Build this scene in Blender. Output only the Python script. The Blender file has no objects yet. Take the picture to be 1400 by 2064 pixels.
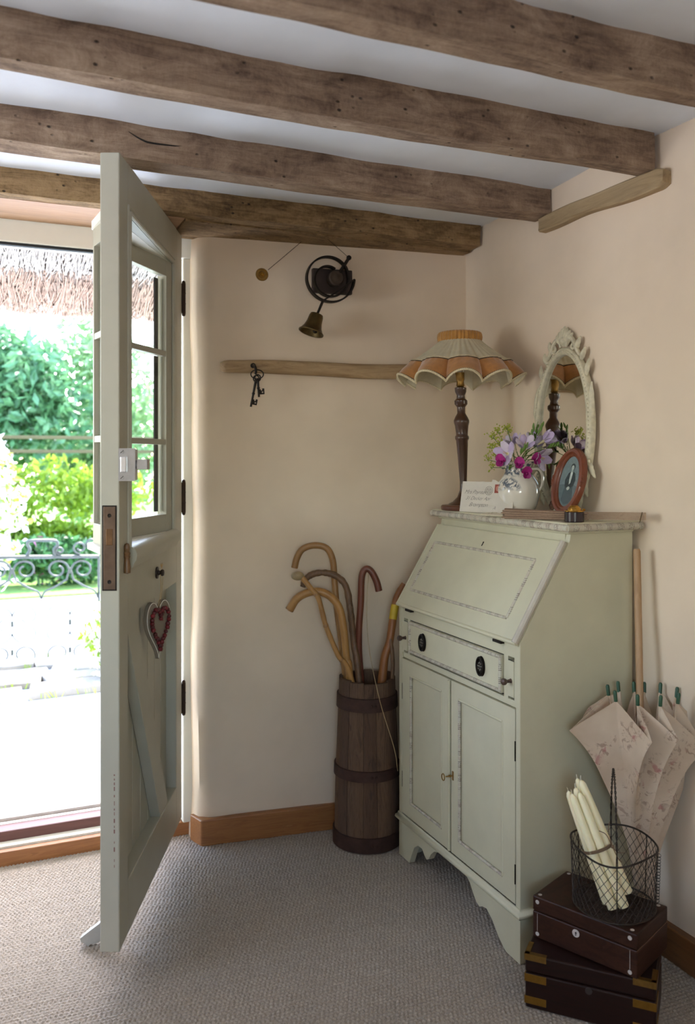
import bpy, math, random
import numpy as np
from mathutils import Vector, Matrix, noise

SC = bpy.context.scene
COL = SC.collection

# ------------------------------------------------------------------ camera
# room axes: +X along the back wall to the right, +Y towards the back wall, metres
YAW = math.radians(23.6)
cam_d = bpy.data.cameras.new('camera')
cam = bpy.data.objects.new('camera', cam_d)
COL.objects.link(cam)
cam.location = (0, 0, 1.2)
cam.rotation_euler = (math.radians(90), 0, -YAW)
cam_d.sensor_fit = 'VERTICAL'
cam_d.sensor_height = 36.0
cam_d.lens = 36.0 * 1740 / 2064
cam_d.shift_y = -107 / 2064
cam_d.clip_start = 0.02
cam_d.clip_end = 200
cam_d.dof.use_dof = True
cam_d.dof.focus_distance = 2.3
cam_d.dof.aperture_fstop = 3.4
SC.camera = cam

# ------------------------------------------------------------------ view, sky, sun, added fill lamps at the windows
SC.view_settings.view_transform = 'Standard'
SC.view_settings.look = 'None'
SC.view_settings.gamma = 1
SC.view_settings.use_curve_mapping = False
SC.view_settings.exposure = 0.22
try:
    SC.cycles.use_denoising = True
    SC.cycles.adaptive_threshold = 0.02
    SC.cycles.max_bounces = 8
    SC.cycles.diffuse_bounces = 4
    SC.cycles.transparent_max_bounces = 8
    SC.cycles.sample_clamp_indirect = 8
    SC.cycles.caustics_reflective = False
    SC.cycles.caustics_refractive = False
except Exception:
    pass

world = bpy.data.worlds.new('world')
SC.world = world
world.use_nodes = True
wn = world.node_tree.nodes
wn.clear()
sky = wn.new('ShaderNodeTexSky')
sky.sky_type = 'NISHITA'
sky.sun_disc = False
sky.sun_elevation = math.radians(48)
sky.sun_rotation = math.radians(20)
sky.air_density = 1.0
sky.dust_density = 1.0
bg = wn.new('ShaderNodeBackground')
bg.inputs['Strength'].default_value = 1.9
wo = wn.new('ShaderNodeOutputWorld')
world.node_tree.links.new(sky.outputs[0], bg.inputs['Color'])
world.node_tree.links.new(bg.outputs[0], wo.inputs['Surface'])

def lamp(name, kind, loc, rot, energy, color, **kw):
    d = bpy.data.lights.new(name, kind)
    d.energy = energy
    d.color = color
    for k, v in kw.items():
        setattr(d, k, v)
    o = bpy.data.objects.new(name, d)
    o.location = loc
    o.rotation_euler = rot
    COL.objects.link(o)
    return o

# sun stands over the garden, high and a little to the right
sun_dir = Vector((-0.30, -0.40, -0.90)).normalized()
lamp('sun', 'SUN', (2, 6, 6), sun_dir.to_track_quat('-Z', 'Y').to_euler(), 15.0, (1.0, 0.97, 0.92), angle=math.radians(0.6))
# added fill lamps inside the left and rear windows, aimed up at the ceiling
lamp('fill_left_window', 'AREA', (-1.69, 1.84, 1.32), (0, math.radians(-158), 0), 34.0, (0.93, 0.96, 1.0),
     shape='RECTANGLE', size=0.86, size_y=0.92)
lamp('fill_rear_window', 'AREA', (-0.55, -1.585, 1.22), (math.radians(152), 0, 0), 12.0, (0.86, 0.93, 1.0),
     shape='RECTANGLE', size=0.96, size_y=0.86)

# ------------------------------------------------------------------ mesh helpers
Vv = Vector((math.sin(YAW), math.cos(YAW), 0))      # along the open door leaf
Rv = Vector((math.cos(YAW), -math.sin(YAW), 0))     # square to it
UP = Vector((0, 0, 1))
ORG = {}

def frame(o, ex, ey, ez):
    m = Matrix.Identity(4)
    for i, e in enumerate((ex, ey, ez)):
        e = Vector(e)
        for j in range(3):
            m[j][i] = e[j]
    for j in range(3):
        m[j][3] = o[j]
    return m

def aim(o, d, up=(0, 0, 1)):
    """frame whose z axis points along d"""
    z = Vector(d).normalized()
    u = Vector(up)
    if abs(z.dot(u)) > 0.98:
        u = Vector((1, 0, 0))
    x = u.cross(z).normalized()
    y = z.cross(x)
    return frame(o, x, y, z)

class MB:
    def __init__(s, M=None):
        s.v = []; s.f = []; s.M = M
    def add(s, vs, fs):
        b = len(s.v)
        if s.M is not None:
            vs = [s.M @ Vector(v) for v in vs]
        s.v += [tuple(v) for v in vs]
        s.f += [tuple(i + b for i in f) for f in fs]
        return s
    def box(s, x0, x1, y0, y1, z0, z1):
        v = [(x, y, z) for z in (z0, z1) for y in (y0, y1) for x in (x0, x1)]
        return s.add(v, [(0, 2, 3, 1), (4, 5, 7, 6), (0, 1, 5, 4), (2, 6, 7, 3), (0, 4, 6, 2), (1, 3, 7, 5)])
    def prism(s, poly, z0, z1):
        n = len(poly)
        v = [(p[0], p[1], z0) for p in poly] + [(p[0], p[1], z1) for p in poly]
        f = [tuple(reversed(range(n))), tuple(range(n, 2 * n))]
        f += [(i, (i + 1) % n, (i + 1) % n + n, i + n) for i in range(n)]
        return s.add(v, f)
    def tube(s, pts, r, n=8, cap=True, closed=False, flat=1.0):
        pts = [Vector(p) for p in pts]
        N = len(pts)
        rs = r if isinstance(r, (list, tuple)) else [r] * N
        vs = []; up = None
        for i, p in enumerate(pts):
            if closed:
                t = (pts[(i + 1) % N] - pts[i - 1])
            else:
                t = pts[min(i + 1, N - 1)] - pts[max(i - 1, 0)]
            t = t.normalized() if t.length > 1e-9 else Vector((0, 0, 1))
            if up is None:
                up = Vector((0, 0, 1)) if abs(t.z) < 0.9 else Vector((1, 0, 0))
            up = (up - t * up.dot(t))
            up = up.normalized() if up.length > 1e-6 else t.orthogonal().normalized()
            sd = t.cross(up)
            for k in range(n):
                a = 2 * math.pi * k / n
                vs.append(p + (up * math.cos(a) + sd * (math.sin(a) * flat)) * rs[i])
        fs = []
        L = N if closed else N - 1
        for i in range(L):
            j = (i + 1) % N
            for k in range(n):
                k2 = (k + 1) % n
                fs.append((i * n + k, i * n + k2, j * n + k2, j * n + k))
        if cap and not closed:
            fs.append(tuple(reversed(range(n))))
            fs.append(tuple(range((N - 1) * n, N * n)))
        return s.add(vs, fs)
    def lathe(s, prof, c=(0, 0, 0), n=24, fr=None):
        """prof: (radius, height) up the axis; fr(angle)-> radius factor"""
        vs = []; fs = []
        m = len(prof)
        for (r, z) in prof:
            for k in range(n):
                a = 2 * math.pi * k / n
                q = fr(a) if fr else 1.0
                vs.append((c[0] + r * q * math.cos(a), c[1] + r * q * math.sin(a), c[2] + z))
        for i in range(m - 1):
            for k in range(n):
                k2 = (k + 1) % n
                fs.append((i * n + k, i * n + k2, (i + 1) * n + k2, (i + 1) * n + k))
        if prof[0][0] > 1e-6:
            fs.append(tuple(reversed(range(n))))
        if prof[-1][0] > 1e-6:
            fs.append(tuple(range((m - 1) * n, m * n)))
        return s.add(vs, fs)
    def ball(s, c, r, n=10, m=7, sc=(1, 1, 1)):
        prof = []
        vs = []; fs = []
        for i in range(m + 1):
            t = math.pi * i / m
            for k in range(n):
                a = 2 * math.pi * k / n
                vs.append((c[0] + r * sc[0] * math.sin(t) * math.cos(a), c[1] + r * sc[1] * math.sin(t) * math.sin(a), c[2] - r * sc[2] * math.cos(t)))
        for i in range(m):
            for k in range(n):
                k2 = (k + 1) % n
                fs.append((i * n + k, i * n + k2, (i + 1) * n + k2, (i + 1) * n + k))
        return s.add(vs, fs)
    def grid(s, fn, nu, nv, cu=False, flip=False):
        vs = []; fs = []
        for i in range(nu):
            for j in range(nv):
                u = i / nu if cu else i / (nu - 1)
                vs.append(fn(u, j / (nv - 1)))
        for i in range(nu if cu else nu - 1):
            i2 = (i + 1) % nu
            for j in range(nv - 1):
                q = (i * nv + j, i2 * nv + j, i2 * nv + j + 1, i * nv + j + 1)
                fs.append(tuple(reversed(q)) if flip else q)
        return s.add(vs, fs)
    def sheet(s, fn, nu, nv, th, cu=False):
        """a grid with thickness th, closed at the rim"""
        P = [[Vector(fn(i / nu if cu else i / (nu - 1), j / (nv - 1))) for j in range(nv)] for i in range(nu)]
        vs = []; fs = []
        for side in (1, -1):
            for i in range(nu):
                for j in range(nv):
                    i0, i1 = ((i - 1) % nu, (i + 1) % nu) if cu else (max(i - 1, 0), min(i + 1, nu - 1))
                    du = P[i1][j] - P[i0][j]
                    dv = P[i][min(j + 1, nv - 1)] - P[i][max(j - 1, 0)]
                    nn = du.cross(dv)
                    nn = nn.normalized() if nn.length > 1e-12 else Vector((0, 0, 1))
                    vs.append(P[i][j] + nn * (side * th / 2))
        K = nu * nv
        def q(i, j): return i * nv + j
        for i in range(nu if cu else nu - 1):
            i2 = (i + 1) % nu
            for j in range(nv - 1):
                a = (q(i, j), q(i2, j), q(i2, j + 1), q(i, j + 1))
                fs.append(a)
                fs.append(tuple(K + x for x in reversed(a)))
            for j in (0, nv - 1):
                a = (q(i, j), q(i2, j), q(i2, j) + K, q(i, j) + K)
                fs.append(a if j else tuple(reversed(a)))
        if not cu:
            for i in (0, nu - 1):
                for j in range(nv - 1):
                    a = (q(i, j), q(i, j + 1), q(i, j + 1) + K, q(i, j) + K)
                    fs.append(a)
        return s.add(vs, fs)
    def build(s, name, mat, parent=None, smooth=True, bevel=0, seg=2, origin=None, angle=35):
        v = np.array(s.v, dtype=np.float64)
        if parent is not None:
            org = ORG[parent.name]
        elif origin is not None:
            org = Vector(origin)
        else:
            org = Vector(((v[:, 0].min() + v[:, 0].max()) / 2, (v[:, 1].min() + v[:, 1].max()) / 2, v[:, 2].min()))
        v = v - np.array(org)
        me = bpy.data.meshes.new(name)
        me.from_pydata(v.tolist(), [], s.f)
        me.materials.append(mat)
        if smooth:
            me.polygons.foreach_set('use_smooth', [True] * len(me.polygons))
            me.set_sharp_from_angle(angle=math.radians(angle))
        o = bpy.data.objects.new(name, me)
        COL.objects.link(o)
        if parent is not None:
            o.parent = parent
        else:
            o.location = org
        ORG[o.name] = org
        if bevel:
            b = o.modifiers.new('bevel', 'BEVEL')
            b.width = bevel; b.segments = seg; b.limit_method = 'ANGLE'; b.angle_limit = math.radians(40)
            b.harden_normals = False
        return o

def thing(name, label, cat, loc, group=None, kind=None):
    o = bpy.data.objects.new(name, None)
    o.empty_display_size = 0.05
    o.location = loc
    COL.objects.link(o)
    ORG[o.name] = Vector(loc)
    return tag(o, label, cat, group, kind)

def tag(o, label=None, cat=None, group=None, kind=None):
    if label: o['label'] = label
    if cat: o['category'] = cat
    if group: o['group'] = group
    if kind: o['kind'] = kind
    return o

def struct(o, label=None):
    o['kind'] = 'structure'
    if label: o['label'] = label
    return o

def smooth_path(pts, k=6):
    """Catmull-Rom through the points"""
    P = [Vector(p) for p in pts]
    P = [P[0] * 2 - P[1]] + P + [P[-1] * 2 - P[-2]]
    out = []
    for i in range(1, len(P) - 2):
        for j in range(k):
            t = j / k
            a, b, c, d = P[i - 1], P[i], P[i + 1], P[i + 2]
            out.append(0.5 * ((2 * b) + (c - a) * t + (2 * a - 5 * b + 4 * c - d) * t * t + (3 * b - a - 3 * c + d) * t ** 3))
    out.append(P[-2])
    return out

# ------------------------------------------------------------------ materials
def lin(c):
    return tuple((x / 12.92 if x <= 0.04045 else ((x + 0.055) / 1.055) ** 2.4) for x in (v / 255 for v in c)) + (1.0,)

def base(name):
    m = bpy.data.materials.new(name)
    m.use_nodes = True
    nt = m.node_tree
    return m, nt, nt.nodes['Principled BSDF']

def mapped(nt, scale, rot=(0, 0, 0), loc=(0, 0, 0)):
    tc = nt.nodes.new('ShaderNodeTexCoord')
    mp = nt.nodes.new('ShaderNodeMapping')
    mp.inputs['Scale'].default_value = scale
    mp.inputs['Rotation'].default_value = rot
    mp.inputs['Location'].default_value = loc
    nt.links.new(tc.outputs['Object'], mp.inputs['Vector'])
    return mp.outputs['Vector']

def nz(nt, vec, scale=1.0, detail=4, rough=0.55, dist=0.0):
    n = nt.nodes.new('ShaderNodeTexNoise')
    n.inputs['Scale'].default_value = scale
    n.inputs['Detail'].default_value = detail
    n.inputs['Roughness'].default_value = rough
    n.inputs['Distortion'].default_value = dist
    nt.links.new(vec, n.inputs['Vector'])
    return n.outputs['Fac']

def ramp(nt, fac, stops):
    r = nt.nodes.new('ShaderNodeValToRGB')
    el = r.color_ramp.elements
    while len(el) > 1:
        el.remove(el[-1])
    el[0].position = stops[0][0]; el[0].color = stops[0][1]
    for p, c in stops[1:]:
        e = el.new(p); e.color = c
    nt.links.new(fac, r.inputs['Fac'])
    return r.outputs['Color']

def g(v):
    return (v, v, v, 1)

def mixc(nt, a, b, fac, mode='MIX'):
    m = nt.nodes.new('ShaderNodeMix')
    m.data_type = 'RGBA'; m.blend_type = mode
    for sock, val in ((m.inputs[6], a), (m.inputs[7], b)):
        if isinstance(val, tuple): sock.default_value = val
        else: nt.links.new(val, sock)
    if isinstance(fac, (int, float)): m.inputs[0].default_value = fac
    else: nt.links.new(fac, m.inputs[0])
    return m.outputs[2]

def mth(nt, op, a, b=None, c=None):
    m = nt.nodes.new('ShaderNodeMath'); m.operation = op
    for i, v in enumerate((a, b, c)):
        if v is None: continue
        if isinstance(v, (int, float)): m.inputs[i].default_value = v
        else: nt.links.new(v, m.inputs[i])
    return m.outputs[0]

def bump(nt, bs, h, strength, dist=0.002):
    b = nt.nodes.new('ShaderNodeBump')
    b.inputs['Strength'].default_value = strength
    b.inputs['Distance'].default_value = dist
    nt.links.new(h, b.inputs['Height'])
    nt.links.new(b.outputs[0], bs.inputs['Normal'])

def flat(name, c, rough=0.6, metal=0.0, var=0.10, vscale=30, bmp=0.0, **kw):
    """one colour with a slight uneven tone"""
    m, nt, bs = base(name)
    c = lin(c)
    vec = mapped(nt, (vscale,) * 3)
    n = nz(nt, vec, 1.0, 5)
    lo = tuple(x * (1 - var) for x in c[:3]) + (1,)
    hi = tuple(min(1, x * (1 + var)) for x in c[:3]) + (1,)
    nt.links.new(ramp(nt, n, [(0.3, lo), (0.7, hi)]), bs.inputs['Base Color'])
    bs.inputs['Roughness'].default_value = rough
    bs.inputs['Metallic'].default_value = metal
    if bmp: bump(nt, bs, n, bmp, 0.001)
    for k, v in kw.items():
        bs.inputs[k].default_value = v
    return m

def wood(name, cols, stretch=(3, 40, 40), rough=0.6, bmp=0.4, dist=1.2, spots=0.0, spotscale=60, bdist=0.002, coat=0.0, spec=0.5):
    m, nt, bs = base(name)
    vec = mapped(nt, stretch)
    n = nz(nt, vec, 1.0, 8, 0.62, dist)
    st = [(0.25 + 0.5 * i / (len(cols) - 1), lin(c)) for i, c in enumerate(cols)]
    col = ramp(nt, n, st)
    big = nz(nt, mapped(nt, tuple(s * 0.12 for s in stretch)), 1.0, 3)
    col = mixc(nt, col, ramp(nt, big, [(0.35, g(0.62)), (0.65, g(1.0))]), 0.55, 'MULTIPLY')
    h = n
    if spots:
        vo = nt.nodes.new('ShaderNodeTexVoronoi')
        vo.inputs['Scale'].default_value = 1.0
        nt.links.new(mapped(nt, (spotscale * 0.35, spotscale, spotscale)), vo.inputs['Vector'])
        d = ramp(nt, vo.outputs['Distance'], [(0.05, g(1)), (0.14, g(0))])
        pick = ramp(nt, nz(nt, mapped(nt, (9, 9, 9)), 1.0, 2), [(0.52, g(0)), (0.6, g(1))])
        k = mth(nt, 'MULTIPLY', d, pick)
        col = mixc(nt, col, lin((38, 26, 18)), mth(nt, 'MULTIPLY', k, spots))
        h = mth(nt, 'SUBTRACT', n, mth(nt, 'MULTIPLY', k, 0.8))
    nt.links.new(col, bs.inputs['Base Color'])
    bs.inputs['Roughness'].default_value = rough
    if coat: bs.inputs['Coat Weight'].default_value = coat
    bs.inputs['Specular IOR Level'].default_value = spec
    bump(nt, bs, h, bmp, bdist)
    return m

def plaster(name, c, bmp=0.35):
    m, nt, bs = base(name)
    c = lin(c)
    v = mapped(nt, (1, 1, 1))
    a = nz(nt, v, 3.0, 4); b = nz(nt, v, 26.0, 6)
    lo = tuple(x * 0.93 for x in c[:3]) + (1,); hi = tuple(min(1, x * 1.04) for x in c[:3]) + (1,)
    nt.links.new(ramp(nt, a, [(0.35, lo), (0.65, hi)]), bs.inputs['Base Color'])
    bs.inputs['Roughness'].default_value = 0.85
    bump(nt, bs, mth(nt, 'ADD', a, mth(nt, 'MULTIPLY', b, 0.25)), bmp, 0.006)
    return m

def worn(name, axis, paint, wear, dark, pitch=0.034):
    """painted carved moulding: groups of rubbed notches along one axis"""
    m, nt, bs = base(name)
    tc = nt.nodes.new('ShaderNodeTexCoord')
    sp = nt.nodes.new('ShaderNodeSeparateXYZ')
    nt.links.new(tc.outputs['Object'], sp.inputs[0])
    c = sp.outputs[axis]
    grp = mth(nt, 'LESS_THAN', mth(nt, 'FRACT', mth(nt, 'MULTIPLY', c, 1 / pitch)), 0.58)
    notch = mth(nt, 'LESS_THAN', mth(nt, 'FRACT', mth(nt, 'MULTIPLY', c, 1 / 0.0046)), 0.42)
    v = mapped(nt, (1, 1, 1))
    n1 = nz(nt, v, 90.0, 3); n2 = nz(nt, v, 14.0, 2); n3 = nz(nt, v, 300.0, 3)
    rub = ramp(nt, n1, [(0.40, g(0)), (0.60, g(1))])
    reg = ramp(nt, n2, [(0.36, g(0.1)), (0.5, g(1))])
    k = mth(nt, 'MULTIPLY', mth(nt, 'MULTIPLY', grp, notch), mth(nt, 'MULTIPLY', reg, ramp(nt, n3, [(0.42, g(0)), (0.5, g(1))])))
    col = mixc(nt, lin(paint), lin(wear), mth(nt, 'MULTIPLY', rub, 0.55))
    col = mixc(nt, col, lin(dark), mth(nt, 'MULTIPLY', k, 0.85))
    nt.links.new(col, bs.inputs['Base Color'])
    bs.inputs['Roughness'].default_value = 0.6
    bump(nt, bs, mth(nt, 'SUBTRACT', n1, mth(nt, 'MULTIPLY', mth(nt, 'MULTIPLY', grp, notch), 1.0)), 0.5, 0.0015)
    return m

def oldbeam(name, cols, dist=1.0):
    """rough-sawn, worm-eaten oak: broad patches, fine saw texture across the grain, holes"""
    m, nt, bs = base(name)
    grain = nz(nt, mapped(nt, (5, 42, 42)), 1.0, 8, 0.68, dist)
    patch = nz(nt, mapped(nt, (7, 13, 13)), 1.0, 9, 0.72, 0.8)
    saw = nz(nt, mapped(nt, (150, 60, 60)), 1.0, 5, 0.75)
    f = mth(nt, 'ADD', mth(nt, 'MULTIPLY', grain, 0.34), mth(nt, 'ADD', mth(nt, 'MULTIPLY', patch, 0.52), mth(nt, 'MULTIPLY', saw, 0.14)))
    col = ramp(nt, f, [(0.36 + 0.09 * i, lin(c)) for i, c in enumerate(cols)])
    vo = nt.nodes.new('ShaderNodeTexVoronoi'); vo.inputs['Scale'].default_value = 1.0
    nt.links.new(mapped(nt, (30, 46, 46)), vo.inputs['Vector'])
    d = ramp(nt, vo.outputs['Distance'], [(0.06, g(1)), (0.16, g(0))])
    pick = ramp(nt, nz(nt, mapped(nt, (11, 11, 11)), 1.0, 2), [(0.50, g(0)), (0.55, g(1))])
    k = mth(nt, 'MULTIPLY', d, pick)
    col = mixc(nt, col, lin((44, 32, 24)), mth(nt, 'MULTIPLY', k, 0.9))
    nt.links.new(col, bs.inputs['Base Color'])
    bs.inputs['Roughness'].default_value = 0.9
    bump(nt, bs, mth(nt, 'SUBTRACT', f, k), 0.9, 0.006)
    return m

M = {}
M['wall'] = plaster('wall_plaster', (229, 208, 182))
M['ceil'] = plaster('ceiling_plaster', (234, 238, 244), 0.5)
M['outside'] = plaster('outside_render', (232, 226, 212), 0.5)
M['beam'] = oldbeam('old_beam_wood', [(86, 67, 53), (126, 102, 83), (158, 133, 110), (184, 160, 136)])
M['beam_dark'] = oldbeam('old_lintel_wood', [(76, 56, 36), (116, 90, 58), (152, 122, 84), (168, 138, 98)], 3.2)
M['soffit'] = wood('soffit_pine', [(146, 110, 80), (188, 150, 116), (168, 128, 96)], (3, 46, 46), 0.6, 0.4)
M['rail'] = wood('bleached_rail_wood', [(128, 98, 66), (166, 134, 96), (186, 156, 116), (150, 118, 82)], (3, 40, 40), 0.7, 0.6, 1.8, 0.8, 34)
M['batten'] = wood('bleached_batten_wood', [(140, 116, 84), (176, 150, 112), (190, 166, 128)], (40, 4, 40), 0.75, 0.6, 1.6, 0.8, 34)
M['pine'] = wood('varnished_pine', [(122, 76, 40), (168, 112, 64), (150, 96, 54), (182, 128, 78)], (3, 26, 46), 0.42, 0.25, 2.2, 0.4, 22)
M['redwood'] = wood('worn_red_sill', [(88, 52, 48), (112, 70, 62), (98, 60, 54)], (4, 40, 40), 0.5, 0.3)
M['door'] = flat('door_paint', (178, 174, 156), 0.45, var=0.05, vscale=8, bmp=0.05)
M['frame'] = flat('frame_paint', (216, 208, 190), 0.5, var=0.04, vscale=8)
M['white'] = flat('white_paint', (232, 228, 214), 0.5, var=0.03, vscale=10)
M['iron'] = flat('black_iron', (40, 33, 28), 0.55, 0.7, 0.3, 60, 0.3)
M['brown_iron'] = flat('brown_hinge_iron', (58, 40, 26), 0.5, 0.6, 0.3, 60)
M['steel'] = flat('brushed_steel', (176, 176, 178), 0.32, 0.9, 0.06, 80)
M['rubber'] = flat('dark_seal', (30, 32, 34), 0.7)
M['brass'] = flat('old_brass', (150, 116, 62), 0.38, 0.9, 0.25, 60)
M['bright_brass'] = flat('polished_brass', (196, 150, 70), 0.22, 1.0, 0.1, 40)
M['bronze'] = flat('dull_bronze', (96, 78, 46), 0.42, 0.85, 0.25, 50)
M['sage'] = flat('sage_paint', (200, 193, 164), 0.38, var=0.05, vscale=9, bmp=0.03)
M['worn_x'] = worn('worn_moulding_across', 0, (198, 192, 172), (184, 164, 148), (84, 66, 58))
M['worn_y'] = worn('worn_moulding_along', 1, (198, 192, 172), (184, 164, 148), (84, 66, 58))
M['worn_z'] = worn('worn_moulding_upright', 2, (198, 192, 172), (184, 164, 148), (84, 66, 58))
M['dark_gap'] = flat('dark_gap', (34, 28, 22), 0.9)
M['glass'] = None
def glassmat(name, refl=0.06):
    m, nt, bs = base(name)
    bs.inputs['Base Color'].default_value = (0.96, 1.0, 0.98, 1)
    bs.inputs['Roughness'].default_value = 0.02
    bs.inputs['IOR'].default_value = 1.45
    bs.inputs['Transmission Weight'].default_value = 1.0
    # thin pane: straight-through transparency mixed with a faint reflection
    tr = nt.nodes.new('ShaderNodeBsdfTransparent'); tr.inputs[0].default_value = (0.97, 0.99, 0.98, 1)
    gl = nt.nodes.new('ShaderNodeBsdfGlossy'); gl.inputs['Roughness'].default_value = 0.02
    mx = nt.nodes.new('ShaderNodeMixShader'); mx.inputs[0].default_value = refl
    nt.links.new(tr.outputs[0], mx.inputs[1]); nt.links.new(gl.outputs[0], mx.inputs[2])
    nt.links.new(mx.outputs[0], nt.nodes['Material Output'].inputs['Surface'])
    return m
M['glass'] = glassmat('window_glass')
# ================================================================== the room
WX = 1.555                      # right wall
CZ = 2.00                       # ceiling
def wall_y(x): return 2.65 - 0.115 * (x - 0.66)

def wob(x, y, z, a=0.006, s=2.2):
    return noise.noise(Vector((x * s, y * s, z * s))) * a

# floor slab and the carpet lying on it
struct(MB().box(-1.7, WX, -1.6, 2.75, -0.10, -0.0075).build('floor', M['dark_gap'], smooth=False), 'floor under the carpet')
def carpet():
    m, nt, bs = base('woven_loop_carpet')
    v = mapped(nt, (1, 1, 1))
    n = nz(nt, v, 260.0, 4); n2 = nz(nt, v, 5.0, 3)
    c = ramp(nt, n, [(0.3, lin((138, 126, 112))), (0.7, lin((184, 171, 156)))])
    c = mixc(nt, c, ramp(nt, n2, [(0.3, g(0.93)), (0.7, g(1.0))]), 1.0, 'MULTIPLY')
    nt.links.new(c, bs.inputs['Base Color'])
    bs.inputs['Roughness'].default_value = 0.95
    bs.inputs['Sheen Weight'].default_value = 0.15
    bump(nt, bs, n, 0.5, 0.002)
    px, py = 0.0108, 0.0104
    x0, x1, y0, y1 = -0.75, WX - 0.004, 1.02, 2.738
    nx = int((x1 - x0) / px * 4); ny = int((y1 - y0) / py * 4)
    X, Y = np.meshgrid(np.linspace(x0, x1, nx), np.linspace(y0, y1, ny), indexing='ij')
    row = np.floor(Y / py)
    fy = Y / py - row
    fx = X / px + 0.5 * (row % 2) + 0.10 * np.sin(row * 1.7) + 0.12 * np.sin(Y * 9 + X * 3)
    fx = fx - np.floor(fx)
    hump = np.sqrt(np.clip(1 - (2 * fx - 1) ** 2, 0, 1)) * np.sqrt(np.clip(1 - (2 * fy - 1) ** 2, 0, 1))
    rs = np.random.RandomState(3)
    Z = -0.0062 + 0.0062 * hump * (0.84 + 0.16 * rs.rand(nx, ny))
    me = bpy.data.meshes.new('carpet')
    vv = np.stack([X, Y, Z], -1).reshape(-1, 3)
    I = np.arange(nx * ny).reshape(nx, ny)
    q = np.stack([I[:-1, :-1], I[1:, :-1], I[1:, 1:], I[:-1, 1:]], -1).reshape(-1, 4)
    me.vertices.add(len(vv)); me.vertices.foreach_set('co', vv.astype(np.float32).ravel())
    me.loops.add(q.size); me.loops.foreach_set('vertex_index', q.astype(np.int32).ravel())
    me.polygons.add(len(q)); me.polygons.foreach_set('loop_start', np.arange(0, q.size, 4, dtype=np.int32))
    me.polygons.foreach_set('use_smooth', np.ones(len(q), dtype=bool))
    me.update(calc_edges=True)
    me.materials.append(m)
    o = bpy.data.objects.new('carpet', me)
    COL.objects.link(o)
    tag(o, 'cream looped wool carpet covering the whole floor', 'carpet', kind='stuff')
    # the plain stretch behind and beside the camera
    b = MB()
    b.box(-1.7, WX, -1.6, 1.02, -0.0065, -0.002); b.box(-1.7, -0.75, 1.02, 2.738, -0.006, -0.002)
    k = b.build('carpet_border', m, smooth=False)
    tag(k, 'cream carpet running on behind the camera', 'carpet', kind='stuff')
carpet()

# ceiling: uneven white plaster
def ceil_fn(u, v):
    x = -1.7 + u * (WX + 1.7 + 0.06); y = -1.6 + v * 4.4
    return (x, y, CZ - 0.030 * min(1, max(0, (y - 1.85) / 0.55)) + wob(x, y, 0, 0.008, 2.5) + wob(x, y, 3, 0.004, 9))
b = MB(); b.grid(ceil_fn, 90, 110, flip=True); b.box(-1.85, 1.75, -1.75, 3.05, CZ + 0.03, CZ + 0.15)
struct(b.build('ceiling', M['ceil']), 'white plaster ceiling between the old beams')

# right wall
def rw(u, v):
    y = -1.6 + u * 4.25; z = -0.02 + v * (CZ + 0.06)
    return (WX + wob(0, y, z, 0.007, 2.0) + wob(0, y, z, 0.002, 8), y, z)
b = MB(); b.grid(rw, 110, 60, flip=True); b.box(WX + 0.02, 1.75, -1.75, 3.05, -0.1, CZ + 0.1)
struct(b.build('wall_right', M['wall']), 'cream plaster wall on the right')

# back wall right of the doorway, with a soft rounded reveal
plan = [(0.648, 3.02), (0.648, 2.80), (0.643, 2.735), (0.645, 2.700), (0.656, 2.670), (0.684, 2.650)]
for i in range(1, 46):
    x = 0.684 + i * (WX + 0.03 - 0.684) / 45
    plan.append((x, wall_y(x)))
def bw(u, v):
    i = u * (len(plan) - 1)
    a = min(int(i), len(plan) - 2); t = i - a
    x = plan[a][0] * (1 - t) + plan[a + 1][0] * t
    y = plan[a][1] * (1 - t) + plan[a + 1][1] * t
    z = -0.02 + v * (CZ + 0.06)
    w = wob(x, 0.3, z, 0.010, 2.6) + wob(x, 0.7, z, 0.003, 9)
    if a >= 5:
        y += w
    elif a >= 2:
        x += w * 0.9; y += w * 0.4
    return (x, y, z)
b = MB(); b.grid(bw, len(plan), 70)
b.box(0.70, WX + 0.02, 2.70, 3.02, -0.1, CZ + 0.1)
struct(b.build('wall_back', M['wall']), 'uneven cream plaster wall beside the open door')

# wall left of the doorway, left wall with a window, rear wall with a window
b = MB()
b.box(-1.85, -0.20, 2.65, 3.02, -0.1, CZ + 0.1)
struct(b.build('wall_back_left', M['wall'], smooth=False, bevel=0.02), 'plaster wall left of the doorway')
b = MB()
b.box(-0.22, 0.75, 2.74, 3.02, 1.915, CZ + 0.1)
struct(b.build('wall_above_door', M['wall'], smooth=False), 'plaster above the doorway')
b = MB()
b.box(-1.85, -1.7, -1.75, 1.36, -0.1, CZ + 0.1); b.box(-1.85, -1.7, 2.32, 3.02, -0.1, CZ + 0.1)
b.box(-1.85, -1.7, 1.36, 2.32, -0.1, 0.88); b.box(-1.85, -1.7, 1.36, 2.32, 1.76, CZ + 0.1)
struct(b.build('wall_left', M['wall'], smooth=False), 'plaster wall on the left with a window')
b = MB()
b.box(-1.7, -1.05, -1.75, -1.6, -0.1, CZ + 0.1); b.box(-0.05, 1.75, -1.75, -1.6, -0.1, CZ + 0.1)
b.box(-1.05, -0.05, -1.75, -1.6, -0.1, 0.78); b.box(-1.05, -0.05, -1.75, -1.6, 1.66, CZ + 0.1)
struct(b.build('wall_rear', M['wall'], smooth=False), 'plaster wall behind the camera with a window')
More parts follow.
